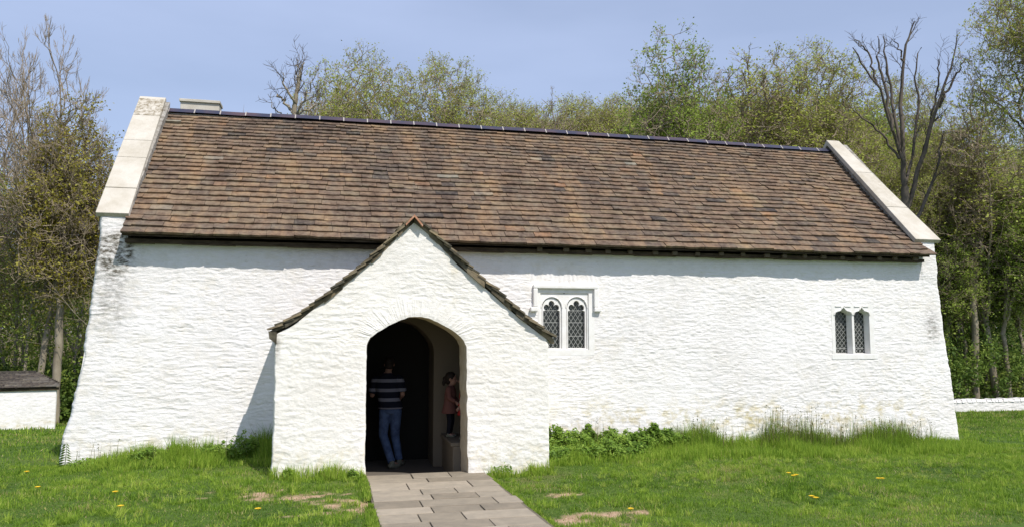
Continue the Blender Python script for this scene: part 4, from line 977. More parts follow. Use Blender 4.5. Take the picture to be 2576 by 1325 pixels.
def dead_tree(which):
    """limbs follow the photograph's antler-like tree"""
    Y = 20. if which == 0 else 24.; base = at(2290 if which == 0 else 741, 620, Y); gx_, gy_ = float(base[0]), Y; g0 = gzs(gx_, gy_); t = Tree(77+which); r = random.Random(5+which)
    def P(px, py, dy=0): q = at(px, py, Y+dy); return np.array([q[0]-gx_, dy, q[2]-g0+.1])
    def limb(pts, r0, r1, lev, twigs=5):
        q = np.array(pts); n = 14; tt = np.linspace(0, len(q)-1, n); o = np.stack([np.interp(tt, range(len(q)), q[:, k]) for k in range(3)], -1); o[1:-1] += t.nr.normal(0, .045, (n-2, 3))
        rs = np.linspace(r0, r1, n); t.br.append((lev, o, rs))
        for k in range(twigs):
            i = r.randint(4, n-2); d = unit(o[i+1]-o[i]); s = t.nr.normal(0, 1, 3); s[1] *= .6; dd = unit(d*.9+unit(s)*.75+np.array([0, 0, .25])); L_ = r.uniform(.5, 1.3)
            t.grow(o[i], dd, L_, max(rs[i]*.4, .014), 2, dict(levels=4, n=[0, 0, 6, 0], seg=[1, 1, 6, 4], taper=[1, 1, .4, .5], wob=[0, 0, .16, .2], trop=[0, 0, .06, .06], t0=[0, 0, .3], ang=[0, 0, 42], len=[0, 0, .5], rr=[0, 0, .6], rmin=.009, lead=0))
    if which:
        t.br.append((0, np.array([P(742, 800), P(741, 600), P(740, 420), P(741, 300)]), np.array([.26, .22, .17, .14])))
        limb([P(741, 300), P(744, 255), P(750, 205), P(756, 180), P(766, 158)], .12, .025, 1, 6)
        limb([P(742, 295), P(730, 272, .2), P(709, 252, .3), P(698, 238, .4)], .08, .035, 1, 4)
        limb([P(745, 262), P(722, 226, -.3), P(712, 205, -.4), P(711, 183, -.5)], .06, .02, 1, 5)
        limb([P(749, 225), P(745, 190, .3), P(747, 165, .3), P(745, 150, .4)], .05, .016, 1, 5)
        limb([P(742, 300), P(760, 262, -.3), P(778, 232, -.5), P(790, 198, -.5)], .07, .018, 1, 6)
        limb([P(750, 290), P(790, 262, .5), P(806, 236, .6), P(808, 212, .7)], .05, .014, 1, 5)
        limb([P(735, 300), P(705, 290, .5), P(690, 276, .7), P(683, 258, .8)], .05, .014, 1, 5)
        e = empty('dead_tree', (gx_, gy_, g0-.1)); tag(e, 'gaunt dead tree with a jagged top rising behind the left half of the ridge', 'tree')
        link('trunk', t.mesh('trunk', (0, 1), lambda l: 8, M['bark']), e); link('crown', t.mesh('crown', (2, 3), lambda l: 4, M['bark_dark']), e); return
    t.br.append((0, np.array([P(2296, 1000), P(2292, 800), P(2285, 620), P(2278, 520), P(2276, 470)]), np.array([.30, .26, .22, .19, .17])))
    T0 = [P(2281, 540), P(2276, 440)]
    limb(T0+[P(2272, 340), P(2268, 240, .3), P(2275, 150, .3), P(2282, 95, .2), P(2300, 55, 0)], .135, .028, 1, 8)
    limb([P(2272, 160, .3), P(2252, 100, .2)], .05, .02, 1, 2)
    limb(T0+[P(2262, 370), P(2235, 290, -.3), P(2200, 200, -.5), P(2170, 160, -.5), P(2145, 120, -.6)], .10, .022, 1, 8)
    limb([P(2205, 215, -.5), P(2190, 140, -.5), P(2150, 100, -.4)], .055, .025, 1, 4)
    limb([P(2245, 330, -.3), P(2225, 210, 0), P(2205, 150, .2), P(2208, 92, .3)], .08, .025, 1, 5)
    limb([P(2262, 380), P(2245, 250, .4), P(2230, 150, .5), P(2222, 92, .5)], .08, .025, 1, 5)
    limb([P(2278, 460), P(2300, 380, .3), P(2310, 250, .5), P(2300, 180, .5), P(2318, 120, .5)], .08, .022, 1, 7)
    limb([P(2285, 520), P(2320, 400, -.2), P(2350, 300, -.4), P(2375, 220, -.5), P(2400, 160, -.5), P(2408, 88, -.5)], .115, .022, 1, 8)
    limb([P(2362, 270, -.4), P(2400, 200, -.3), P(2430, 145, -.2)], .07, .025, 1, 4)
    limb([P(2310, 430, -.2), P(2345, 300, .3), P(2360, 200, .4), P(2362, 150, .4)], .07, .025, 1, 5)
    limb([P(2262, 400), P(2215, 330, .5), P(2160, 290, .8), P(2120, 262, 1)], .06, .02, 1, 5)
    limb([P(2288, 600), P(2330, 500, .6), P(2360, 400, .9), P(2375, 330, 1)], .10, .03, 1, 5)
    e = empty('dead_tree', (gx_, gy_, g0-.1)); tag(e, 'dead antler-topped tree with thick crooked limbs beyond the right gable', 'tree')
    link('trunk', t.mesh('trunk', (0, 1), lambda l: 8, M['bark_dark']), e); link('crown', t.mesh('crown', (2, 3), lambda l: 4, M['bark_dark']), e)
dead_tree(0); dead_tree(1)
put('oak3', 'oak_tree', 2620, -60, 17, 'very tall budding tree filling the top right corner', rz=1.7, wide=.85)
put('slim2', 'budding_tree', 2445, 190, 26, 'twiggy tree between the dead tree and the tall corner tree', rz=3., wide=1.6)
put('green2', 'leafy_tree', 2600, 480, 26, 'bright green leafy tree low at the right edge, in front of the wood', rz=.5, wide=.75)
put('pole', 'leafy_tree', 2350, 470, 25, 'slender fresh green sapling just outside the right gable coping', rz=3.6, wide=1.)
for i, (px, tp, Y) in enumerate([(2420, 560, 27), (2470, 520, 30), (2530, 470, 26), (2400, 640, 28), (2560, 560, 28)]): put('green2', 'leafy_tree', px, tp, Y, 'low fresh green sapling in the shade of the wood at the right edge', group='green saplings under the right wood', rz=i*1.3, wide=1.1)
put('stag2', 'dead_tree', 2500, 330, 26.5, 'bare dark tree with a forked trunk near the right edge', rz=.8, wide=.8)
# trees of the wood on either side: nobody could tell one from another
random.seed(31); k = 0
for i in range(22):
    px = random.uniform(-90, 330) if i < 15 else random.uniform(-250, 330); Y = random.uniform(23.5, 40); tp = random.uniform(330, 480)+max(0, px-130)*.35
    key = random.choice(['pole', 'pole2', 'pole3', 'slim', 'pole', 'pole2', 'pole3'])
    put(key, 'woodland_tree', px, tp, Y, 'slender woodland tree among many in the wood left of the chapel', group='thin trees of the left wood', rz=random.uniform(0, 6.28), wide=random.uniform(.9, 1.3), tilt=random.uniform(-.06, .06))
for i in range(27):
    px = random.uniform(2120, 2750); Y = random.uniform(26, 46); tp = random.uniform(190, 470)+max(0, 2300-px)*.25
    key = random.choice(['slim', 'slim2', 'oak', 'oak2', 'ash2', 'pole', 'green2', 'slim2', 'pole2'])
    if px < 2230 and Y < 30: Y += 8
    put(key, 'woodland_tree', px, tp, Y, 'thin trunked woodland tree in the thick wood right of the chapel', group='trees of the right wood', rz=random.uniform(0, 6.28), wide=random.uniform(.75, 1.0), tilt=random.uniform(-.05, .05))
for i in range(14):
    px = 1660+i*36+random.uniform(-15, 15); put(random.choice(['oak', 'slim2', 'oak3', 'green2', 'oak2']), 'woodland_tree', px, random.uniform(255, 330), random.uniform(33, 42), 'budding tree in the dense band behind the right half of the roof', group='trees behind the right half of the roof', rz=random.uniform(0, 6.28), wide=1.1)

M['leaf_scrub'] = leaf_mat('olive_scrub_leaf', [(0, (.12, .16, .035)), (.5, (.25, .32, .06)), (1, (.40, .48, .10))], .45)
# undergrowth and far wood: one mass each
def scatter(name, n, fx, size, matl, label, cat, clump=1.2, amp=1.0):
    C_ = fx(n); m_ = len(C_); a = rng.normal(0, 1, (m_, 3)); a /= np.linalg.norm(a, axis=1, keepdims=True); b = np.cross(a, rng.normal(0, 1, (m_, 3))); b /= np.linalg.norm(b, axis=1, keepdims=True)
    sz = size*rng.uniform(.5, 1.4, (m_, 1)); q = np.stack([C_-a*sz, C_-b*sz*.6, C_+a*sz, C_+b*sz*.6], 1).reshape(-1, 3)
    cl = vn(C_[:, 0]*clump, C_[:, 2]*clump+C_[:, 1]*.7, 5)
    o = link(name, np_mesh(name, q, np.arange(m_*4).reshape(-1, 4), 4, matl, {'tint': np.repeat(np.clip(cl+rng.normal(0, .18, m_), 0, 1), 4)})); return tag(o, label, cat, kind='stuff')
def under(n):
    out_ = []
    for x0, x1, y0, y1, hh, w_ in ((-30, -8.5, 23.5, 40, 2.4, .35), (-8.5, 12, 27, 44, 4.0, .25), (12, 62, 24.9, 42, 6.5, .85)):
        m_ = int(n*w_); x = rng.uniform(x0, x1, m_); y = y0+(y1-y0)*rng.random(m_)**1.5; h = hh*(.25+1.1*fbm(x*.35, y*.35, 12, 3))*np.clip((y-y0)/3+.55, 0, 1)
        z = gz(x, y)+h*rng.random(m_)**.8; keep = vn(x*1.3, z*1.8+y, 33) > .30; out_.append(np.stack([x, y, z], -1)[keep])
    return np.concatenate(out_)
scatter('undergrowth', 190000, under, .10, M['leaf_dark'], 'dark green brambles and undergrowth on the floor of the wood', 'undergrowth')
def under2(n):
    out_ = []
    for x0, x1, y0, y1, hh, w_ in ((-30, -9, 23.8, 42, 7.0, .75), (14, 60, 25.0, 42, 6.0, .45)):
        m_ = int(n*w_); x = rng.uniform(x0, x1, m_); y = y0+(y1-y0)*rng.random(m_)**1.6; z = gz(x, y)+hh*rng.random(m_)**1.25
        keep = vn(x*.9, z*.9+y*1.7, 35)*.6+vn(x*2.5, z*2.5+y*3, 36)*.4 > .52; out_.append(np.stack([x, y, z], -1)[keep])
    return np.concatenate(out_)
scatter('hazel_scrub', 230000, under2, .065, M['leaf_scrub'], 'fresh green leafy scrub growing between the trunks of the wood', 'scrub')
def farwood(n):
    x = rng.uniform(-70, 110, n); y = rng.uniform(48, 62, n); top = 7+3.5*fbm(x*.12, y*0, 21, 3); z = gz(x, y)+top*rng.random(n)
    return np.stack([x, y, z], -1)
def far_mass():
    n = 60000; C_ = farwood(n); a = np.tile(np.array([0, 0, 1.]), (n, 1))+rng.normal(0, .25, (n, 3)); b = np.cross(a, rng.normal(0, 1, (n, 3))); b /= np.linalg.norm(b, axis=1, keepdims=True); L_ = rng.uniform(.3, 1.3, (n, 1)); w_ = rng.uniform(.02, .07, (n, 1))
    q = np.stack([C_-a*L_, C_-b*w_, C_+a*L_, C_+b*w_], 1).reshape(-1, 3); C2 = farwood(n); a = rng.normal(0, 1, (n, 3)); a /= np.linalg.norm(a, axis=1, keepdims=True); b = np.cross(a, rng.normal(0, 1, (n, 3))); b /= np.linalg.norm(b, axis=1, keepdims=True); s_ = rng.uniform(.1, .3, (n, 1))
    q2 = np.stack([C2-a*s_, C2-b*s_*.7, C2+a*s_, C2+b*s_*.7], 1).reshape(-1, 3); V = np.concatenate([q, q2])
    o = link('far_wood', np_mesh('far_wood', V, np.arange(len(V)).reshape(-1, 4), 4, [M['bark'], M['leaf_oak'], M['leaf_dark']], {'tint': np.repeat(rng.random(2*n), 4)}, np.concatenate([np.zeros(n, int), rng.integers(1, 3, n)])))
    tag(o, 'far mass of twigs and young leaves closing the wood behind the trees', 'wood', kind='stuff')
far_mass()

# ------------------------------------------------ grass
M['grass'] = leaf_mat('grass_blade', [(0, (.055, .12, .014)), (.30, (.155, .27, .028)), (.6, (.30, .43, .050)), (.84, (.46, .55, .10)), (.93, (.43, .38, .14)), (1, (.56, .46, .26))], .45)
M['straw'] = leaf_mat('seeding_grass', [(0, (.10, .13, .035)), (1, (.25, .20, .10))], .3)
def blades(x, y, h, w, tint, lean=.45, z=None):
    n = len(x); z = gz(x, y)+und(x, y)-.01 if z is None else z; an = rng.uniform(0, 2*np.pi, n); dx, dy = np.cos(an)*w/2, np.sin(an)*w/2; la = rng.uniform(0, 2*np.pi, n); ll = np.abs(rng.normal(0, lean, n))*h
    mx_, my_ = np.cos(la)*ll*.35, np.sin(la)*ll*.35; tx, ty = np.cos(la)*ll, np.sin(la)*ll; hh = np.sqrt(np.maximum(h*h-ll*ll*.5, h*h*.3))
    V = np.stack([np.stack([x-dx, y-dy, z], -1), np.stack([x+dx, y+dy, z], -1), np.stack([x+mx_+dx*.75, y+my_+dy*.75, z+hh*.6], -1), np.stack([x+mx_-dx*.75, y+my_-dy*.75, z+hh*.6], -1), np.stack([x+tx, y+ty, z+hh], -1)], 1)
    b = np.arange(n)[:, None]*5; T = np.stack([b+0, b+1, b+2, b+3], -1).reshape(-1, 4); T2 = np.stack([b+3, b+2, b+4, b+4], -1).reshape(-1, 4)
    T3 = np.concatenate([b+0, b+1, b+2, b+0, b+2, b+3, b+3, b+2, b+4], 1).reshape(-1, 3)
    return V.reshape(-1, 3), T3, np.repeat(tint, 5)
def in_building(x, y):
    return ((y > YN-.06) & (x > -3.9) & (x < 11.75) & (y < 7.2)) | ((x > -.80) & (x < 3.06) & (y > -.03) & (y < 7)) | on_path(x, y)
def wall_band(x, y):
    """1 close to the walls where the mower does not reach"""
    d1 = np.where((x > -3.95) & (x < 11.8), YN-y, 9); d1 = np.where((x > -1.0) & (x < 3.1), 9, d1)
    return d1
def lawn():
    parts = []
    def region(n, x0, x1, y0, y1, hf, wf):
        x = rng.uniform(x0, x1, n); y = rng.uniform(y0, y1, n)
        # only what the camera side can see
        dx, dy = x-CAM[0], y-CAM[1]; u_ = (dx*rgt[0]+dy*rgt[1])/(dx*fwd[0]+dy*fwd[1]+1e-6); k = (np.abs(u_) < .80) & (dx*fwd[0]+dy*fwd[1] > 3) & ~in_building(x, y)
        k &= rng.random(n) > bareness(x, y)*.82
        x, y = x[k], y[k]; pt = fbm(x*.7, y*.9, 61, 3); p2 = fbm(x*3.1, y*3.7, 62, 3)
        h = hf*(.35+.5*pt+1.6*np.maximum(p2-.5, 0)*2)*rng.uniform(.5, 1.25, len(x))
        wb = wall_band(x, y); tallg = np.clip((1.35-wb)/.5, 0, 1); ends = np.clip((x+4.3)/2.2, .18, 1)*np.clip((12.3-x)/2.0, .25, 1); h = h*(1+tallg*1.6*ends)
        tint = np.clip(-.05+.75*pt+.45*(p2-.5)+rng.normal(0, .13, len(x))+.05*tallg, 0, .88); p3 = fbm(x*1.1+5, y*1.6, 63, 4); dry = rng.random(len(x)) < (.03+1.5*np.clip(p3-.50, 0, .4)*(1-tallg)+.4*np.clip(bareness(x, y), 0, .5)); tint = np.where(dry, rng.uniform(.85, 1, len(x)), tint)
        parts.append(blades(x, y, h, wf*rng.uniform(.6, 1.3, len(x)), tint, .75))
    region(420000, -7.5, 12, -4.2, 1.95, .052, .007)
    region(150000, -22, 30, 1.9, 14, .085, .014)
    region(110000, -30, 50, 14, 27, .12, .03)
    nt_ = 5200; tx = rng.uniform(-7.5, 12, nt_); ty = rng.uniform(-4.2, 1.6, nt_); dx, dy = tx-CAM[0], ty-CAM[1]; k = (rng.random(nt_) < np.clip(fbm(tx*.9, ty*.9, 91, 3)*3-1.0, .08, 1)) & (rng.random(nt_) > bareness(tx, ty)); tx, ty = tx[k], ty[k]
    nb_ = 26; x = np.repeat(tx, nb_)+rng.normal(0, .022, len(tx)*nb_); y = np.repeat(ty, nb_)+rng.normal(0, .022, len(tx)*nb_); th_ = np.repeat(rng.uniform(.3, .8, len(tx)), nb_); hh_ = np.repeat(rng.uniform(.05, .11, len(tx)), nb_); k = ~in_building(x, y)
    parts.append(blades(x[k], y[k], (hh_*rng.uniform(.5, 1.2, len(x)))[k], .0075*np.ones(k.sum()), np.clip(th_[k]+rng.normal(0, .08, k.sum()), 0, .9), .8))
    V, T, A = [], [], []; b = 0
    for v, t, a in parts: V.append(v); T.append(t+b); A.append(a); b += len(v)
    o = link('lawn_grass', np_mesh('lawn_grass', np.concatenate(V), np.concatenate(T), 3, M['grass'], {'tint': np.concatenate(A)})); tag(o, 'short green lawn grass in front of the chapel', 'grass', kind='stuff')
lawn()
def tall_grass():
    xs, ys, hs, ts = [], [], [], []
    def band(n, x0, x1, y0, y1, h0, h1, t=.62, cl=2.2):
        x = rng.uniform(x0, x1, n); y = y1-(y1-y0)*rng.random(n)**1.2; c = fbm(x*cl, y*cl, 71, 3); k = (rng.random(n) < np.clip(c*2.6-.7, .04, 1)) & ~in_building(x, y); x, y, c = x[k], y[k], c[k]
        f = np.clip((y-y0)/(y1-y0), 0, 1); xs.append(x); ys.append(y); hs.append((h0+(h1-h0)*f)*(.25+1.4*c)*rng.uniform(.5, 1.3, len(x))*np.clip((x+4.4)/2.2, .2, 1)*np.clip((12.4-x)/1.9, .35, 1)); ts.append(np.clip(t+rng.normal(0, .14, len(x)), 0, 1))
    band(16000, -3.9, -.82, .75, 1.84, .10, .24, .55)
    band(3500, -2.3, -.85, 1.1, 1.84, .18, .36, .45)
    band(42000, 3.05, 11.9, .35, 1.84, .11, .26, .52)
    band(9000, 5.5, 11.6, 1.3, 1.86, .18, .34, .42, 1.3)
    for xc in (6.1, 7.8, 8.2, 9.5, 10.1, 10.4): band(700, xc-.28, xc+.28, 1.2, 1.84, .25, .50, .40, 3)
    band(9000, 3.1, 6.0, .5, 1.5, .12, .26, .55, 2.0)
    band(2200, -.78, .40, -.28, -.05, .07, .20, .62, 4)
    band(2600, 1.92, 3.05, -.30, -.05, .07, .20, .62, 4)
    band(900, .15, .47, -.35, -.05, .05, .13, .6)
    for sx_, side in ((.455, -1), (2.085, 1)):
        m_ = 5200; y = rng.uniform(-4.5, -.02, m_); x = sx_+side*np.abs(rng.normal(0, .035, m_)); k = fbm(x*0+sx_*9, y*3.5, 73, 4) > .40; x, y = x[k], y[k]; xs.append(x); ys.append(y); hs.append(rng.uniform(.03, .075, len(x))); ts.append(np.clip(.5+rng.normal(0, .2, len(x)), 0, 1))
    band(5000, -4.6, -3.8, .8, 2.2, .08, .2, .5)
    band(6000, 11.6, 12.6, .6, 2.6, .08, .22, .5)
    V, T, A = blades(np.concatenate(xs), np.concatenate(ys), np.concatenate(hs), .0085*rng.uniform(.6, 1.3, sum(map(len, xs))), np.concatenate(ts), .34)
    o = link('tall_grass', np_mesh('tall_grass', V, T, 3, M['grass'], {'tint': A})); tag(o, 'unmown tall grass along the foot of the chapel walls', 'grass', kind='stuff')
    # dry flowering stalks
    n = 900; c = rng.choice([6.0, 6.25, 7.6, 7.9, 8.2, 8.9, 9.5, 9.9, 10.3, 4.3], n); x = c+rng.normal(0, .22, n); y = rng.uniform(1.35, 1.82, n)
    h = rng.uniform(.22, .72, n)*np.where(np.abs(x-7.9) < .6, 1.15, .85); x = np.concatenate([x, rng.uniform(-3.7, -1, 60)]); y = np.concatenate([y, rng.uniform(1.3, 1.8, 60)]); h = np.concatenate([h, rng.uniform(.15, .42, 60)])
    V, T, A = blades(x, y, h, .0075+0*x, rng.random(len(x))*.7, .12)
    # seed heads
    tips = V.reshape(-1, 5, 3)[:, 4]; tips = tips[::3]; m_ = len(tips)*5; C_ = np.repeat(tips, 5, 0)-np.stack([0*np.arange(m_), 0*np.arange(m_), rng.uniform(0, .09, m_)], -1)+rng.normal(0, .006, (m_, 3)); a = rng.normal(0, 1, (m_, 3))*.006
    a[:, 2] += .006; q = np.stack([C_-a, C_+a, C_+np.roll(a, 1, 1)], 1).reshape(-1, 3); T = np.concatenate([T, len(V)+np.arange(m_*3).reshape(-1, 3)]); V = np.concatenate([V, q]); A = np.concatenate([A, np.repeat(rng.random(m_), 3)])
    o = link('seeding_grass', np_mesh('seeding_grass', V, T, 3, M['straw'], {'tint': A})); tag(o, 'dry flowering grass stalks against the white wall', 'grass', kind='stuff')
tall_grass()
def leaf_patch(name, label, spots, n, size, matl, cat='plants'):
    C_ = []
    for (x, y, rx, ry, hh) in spots:
        m_ = int(n*rx*hh*8); a = rng.uniform(0, 6.28, m_); r = np.sqrt(rng.random(m_)); px, py = x+np.cos(a)*r*rx, y+np.sin(a)*r*ry; k = ~in_building(px, py); px, py, r = px[k], py[k], r[k]
        top = hh*np.clip(1-r**2.2, 0.05, 1)**.35*(.35+1.2*fbm(px*7, py*7, 81, 3))+rng.normal(0, .015, len(px)); z = gz(px, py)+top*(1-.6*rng.random(len(px))**2.2); C_.append(np.stack([px, py, z], -1))
    C_ = np.concatenate(C_); m_ = len(C_); nrm = rng.normal(0, .45, (m_, 3))+np.array([0, -.25, 1.]); nrm /= np.linalg.norm(nrm, axis=1, keepdims=True); a = np.cross(nrm, rng.normal(0, 1, (m_, 3))); a /= np.linalg.norm(a, axis=1, keepdims=True); b = np.cross(nrm, a)
    sz = size*rng.uniform(.5, 1.3, (m_, 1)); tip = C_+a*sz*1.3-np.array([0, 0, .3])*sz
    q = np.stack([C_-a*sz, C_-b*sz*.62-a*sz*.2, tip, C_+b*sz*.62-a*sz*.2], 1).reshape(-1, 3)
    o = link(name, np_mesh(name, q, np.arange(m_*4).reshape(-1, 4), 4, matl, {'tint': np.repeat(np.clip(.45+rng.normal(0, .22, m_)+.5*(vn(C_[:, 0]*5, C_[:, 1]*5+C_[:, 2]*4, 8)-.5), 0, 1), 4)})); return tag(o, label, cat, kind='stuff')
M['leaf_weed'] = leaf_mat('weed_leaf', [(0, (.09, .17, .025)), (.5, (.20, .32, .045)), (1, (.34, .46, .08))], .4)
leaf_patch('nettle_patch', 'leafy green nettles and cow parsley filling the corner right of the porch', [(3.35, 1.55, .4, .3, .40), (3.3, 1.65, .25, .2, .42), (3.8, 1.45, .4, .35, .31), (4.15, 1.6, .2, .2, .37), (4.5, 1.5, .4, .35, .32), (4.95, 1.5, .3, .3, .33), (5.3, 1.6, .26, .2, .40), (5.6, 1.6, .3, .2, .35), (5.95, 1.6, .2, .2, .27), (4.2, 1.1, .8, .4, .22), (3.3, .9, .3, .4, .2)], 1900, .030, M['leaf_weed'], 'nettles')
leaf_patch('weeds', 'broad leaved weeds among the long grass left of the porch', [(-1.25, 1.5, .28, .25, .30), (-1.7, 1.5, .25, .2, .22), (-3.4, 1.5, .25, .2, .10), (-2.6, 1.6, .3, .15, .2), (-.55, -.14, .09, .06, .13), (.28, -.14, .08, .06, .12), (-.1, -.12, .1, .06, .10), (2.3, -.14, .15, .08, .12)], 1500, .022, M['leaf_weed'], 'weeds')
def fern():
    P = at(163, 1160, 1.65); e = empty('fern', (P[0], 1.65, gzs(P[0], 1.65))); tag(e, 'upright fern-like weed with paired leaves at the foot of the left wall corner', 'plant')
    mb = MB(); mb.tube([(0, 0, 0), (.01, 0, .15), (.02, -.01, .36)], [.006, .005, .003], 5); mb.build('stem', M['leaf_weed'], e, attr='tint')
    mb = MB(); random.seed(2)
    for i in range(9):
        z = .05+i*.036; L_ = .115-.008*i
        for sg in (1, -1):
            mb.add([(.01, 0, z), (.01+sg*L_*.5, -.03, z+.005), (.01+sg*L_, -.02, z-.035), (.01+sg*L_*.5, .0, z-.028)], [(0, 1, 2, 3)], 0, random.uniform(.1, .6))
    mb.build('leaves', M['leaf_weed'], e, attr='tint')
fern()
# dandelions
M['dandelion'], _, _ = mat('dandelion_yellow', (.85, .56, .03), .7, .2); M['clock'], _, _ = mat('dandelion_seed_white', (.7, .68, .62), .9, .1); M['stalk'], _, _ = mat('flower_stalk', (.12, .16, .05), .8, .2)
fl_h = MB(); random.seed(3)
for k in range(26):
    a = k*2.4; r = .004+.017*math.sqrt(k/26); c = (math.cos(a)*r, math.sin(a)*r, .012-.25*r); t = Vector((math.cos(a), math.sin(a), .5)).normalized()*.012; s_ = Vector((-math.sin(a), math.cos(a), 0))*.0045
    c = Vector(c); fl_h.add([c-s_, c+s_, c+t+s_*.8, c+t-s_*.8], [(0, 1, 2, 3)])
fl_h.add([(.010*math.cos(a*1.047), .010*math.sin(a*1.047), .006) for a in range(6)]+[(0, 0, -.008)], [(0, 1, 2, 3, 4, 5)]+[(i, (i+1) % 6, 6) for i in range(6)])
fh = None
FL = [(67, 1187, 'orange-yellow dandelion in the grass below the left corner of the chapel'), (95, 1226, 'dandelion left of the worn patch, below the orange one'), (290, 1238, 'dandelion in the left lawn below the tall grass'), (303, 1274, 'dandelion nearest the viewer in the left lawn'), (649, 1281, 'dandelion just left of the big bare patch'),
      (1984, 1190, 'leftmost dandelion of the trio under the small window'), (1996, 1197, 'middle dandelion of the trio under the small window'), (2003, 1195, 'right dandelion of the trio under the small window'), (2210, 1204, 'left dandelion of the close pair toward the right wall corner'), (2220, 1204, 'right dandelion of the close pair toward the right wall corner'),
      (2042, 1249, 'left dandelion of the low pair in the right lawn'), (2053, 1253, 'right dandelion of the low pair in the right lawn'), (1587, 1281, 'single dandelion in the lawn below the nettles'), (1345, 1178, 'dandelion at the porch foot beside the right corner')]
for i, (px, py, lb) in enumerate(FL):
    d = fwd+rgt*(px-1288)/FPX+upv*(662.4-py)/FPX; zt = .1
    for _ in range(6): t = (zt-CAM[2])/d[2]; Q = CAM+d*t; zt = gzs(Q[0], Q[1])+.065
    e = empty('dandelion', (Q[0], Q[1], zt-.065), i*1.1); e.scale = (1.15, 1.15, 1); tag(e, lb, 'dandelion', 'dandelions dotted over the lawn')
    if fh is None:
        fh = fl_h.build('flower_head', M['dandelion'], e); fh.location = (0, 0, .068); mb = MB(); mb.tube([(0, 0, 0), (.003, 0, .03), (0, 0, .064)], .0022, 5); sk = mb.build('stem', M['stalk'], e)
    else:
        for s_ in (fh, sk): c = s_.copy(); COL.objects.link(c); c.parent = e
#PART3
# ------------------------------------------------ people in the porch
def frame_of(f):
    f = Vector(f); f.z = 0; f.normalize(); return f.cross(Vector((0, 0, 1))).normalized(), f, Vector((0, 0, 1))
class Clay:
    """overlapping solids fused into one smooth skin"""
    def __init__(s, fr): s.b = MB(); s.fr = fr
    def ell(s, c, r, n=16, tilt=None):
        X_, Y_, Z_ = tilt or s.fr; c = Vector(c); vs = []; fs = []; m = n//2
        for i in range(m+1):
            a = math.pi*i/m
            for j in range(n): b = 2*math.pi*j/n; vs.append(c+X_*(r[0]*math.sin(a)*math.cos(b))+Y_*(r[1]*math.sin(a)*math.sin(b))+Z_*(r[2]*math.cos(a)))
        for i in range(m):
            for j in range(n): fs.append((i*n+j, (i+1)*n+j, (i+1)*n+(j+1) % n, i*n+(j+1) % n))
        s.b.add(vs, fs)
    def cap(s, a, b, ra, rb, ends=True):
        a, b = Vector(a), Vector(b); s.b.tube([a, a.lerp(b, .5), b], [ra, (ra+rb)/2, rb], 14)
        if ends: s.ell(a, (ra,)*3, 12); s.ell(b, (rb,)*3, 12)
    def loft(s, rings, n=24):
        X_, Y_, Z_ = s.fr; vs = []; m = len(rings)
        for c, rx, ry in rings:
            for j in range(n): t = 2*math.pi*j/n; vs.append(Vector(c)+X_*rx*math.cos(t)+Y_*ry*math.sin(t))
        fs = [(i*n+j, i*n+(j+1) % n, (i+1)*n+(j+1) % n, (i+1)*n+j) for i in range(m-1) for j in range(n)]; fs += [tuple(range(n-1, -1, -1)), tuple(range((m-1)*n, m*n))]
        s.b.add(vs, fs)
    def fuse(s, name, m, parent, voxel=.007, it=6):
        o = s.b.build(name+'_clay', m); r = o.modifiers.new('remesh', 'REMESH'); r.mode = 'VOXEL'; r.voxel_size = voxel; r.use_smooth_shade = True
        q = o.modifiers.new('smooth', 'SMOOTH'); q.iterations = it; q.factor = .5
        ev = o.evaluated_get(bpy.context.evaluated_depsgraph_get()); me = bpy.data.meshes.new_from_object(ev); me.name = name
        me.polygons.foreach_set('use_smooth', [True]*len(me.polygons)); bpy.data.objects.remove(o, do_unlink=True); return link(name, me, parent)
def hand(C_, wr, d, pal, k, side):
    """palm, four unequal bent fingers and a thumb from the side of the palm"""
    d = Vector(d).normalized(); n_ = Vector(pal); n_ = (n_-d*n_.dot(d)).normalized(); w_ = d.cross(n_)*side; wr = Vector(wr)
    for o_ in (-.024, -.008, .008, .024): C_.cap(wr+d*.015*k+w_*o_*.6*k, wr+d*.085*k+w_*o_*k, .014*k, .0125*k)
    for o_, ln in ((-.030, .066), (-.010, .078), (.010, .073), (.029, .058)):
        a = wr+d*.085*k+w_*o_*k; b = a+(d+n_*.25).normalized()*ln*.5*k; c = b+(d*.7+n_*.8).normalized()*ln*.38*k; e_ = c+(d*.3+n_*1).normalized()*ln*.28*k
        C_.cap(a, b, .0095*k, .0088*k); C_.cap(b, c, .0088*k, .008*k); C_.cap(c, e_, .008*k, .007*k)
    a = wr+d*.028*k-w_*.026*k; b = a+(d*.8-w_*.8+n_*.2).normalized()*.036*k; C_.cap(a, b, .0125*k, .0105*k); C_.cap(b, b+(d-w_*.1+n_*.5).normalized()*.032*k, .0105*k, .0085*k)
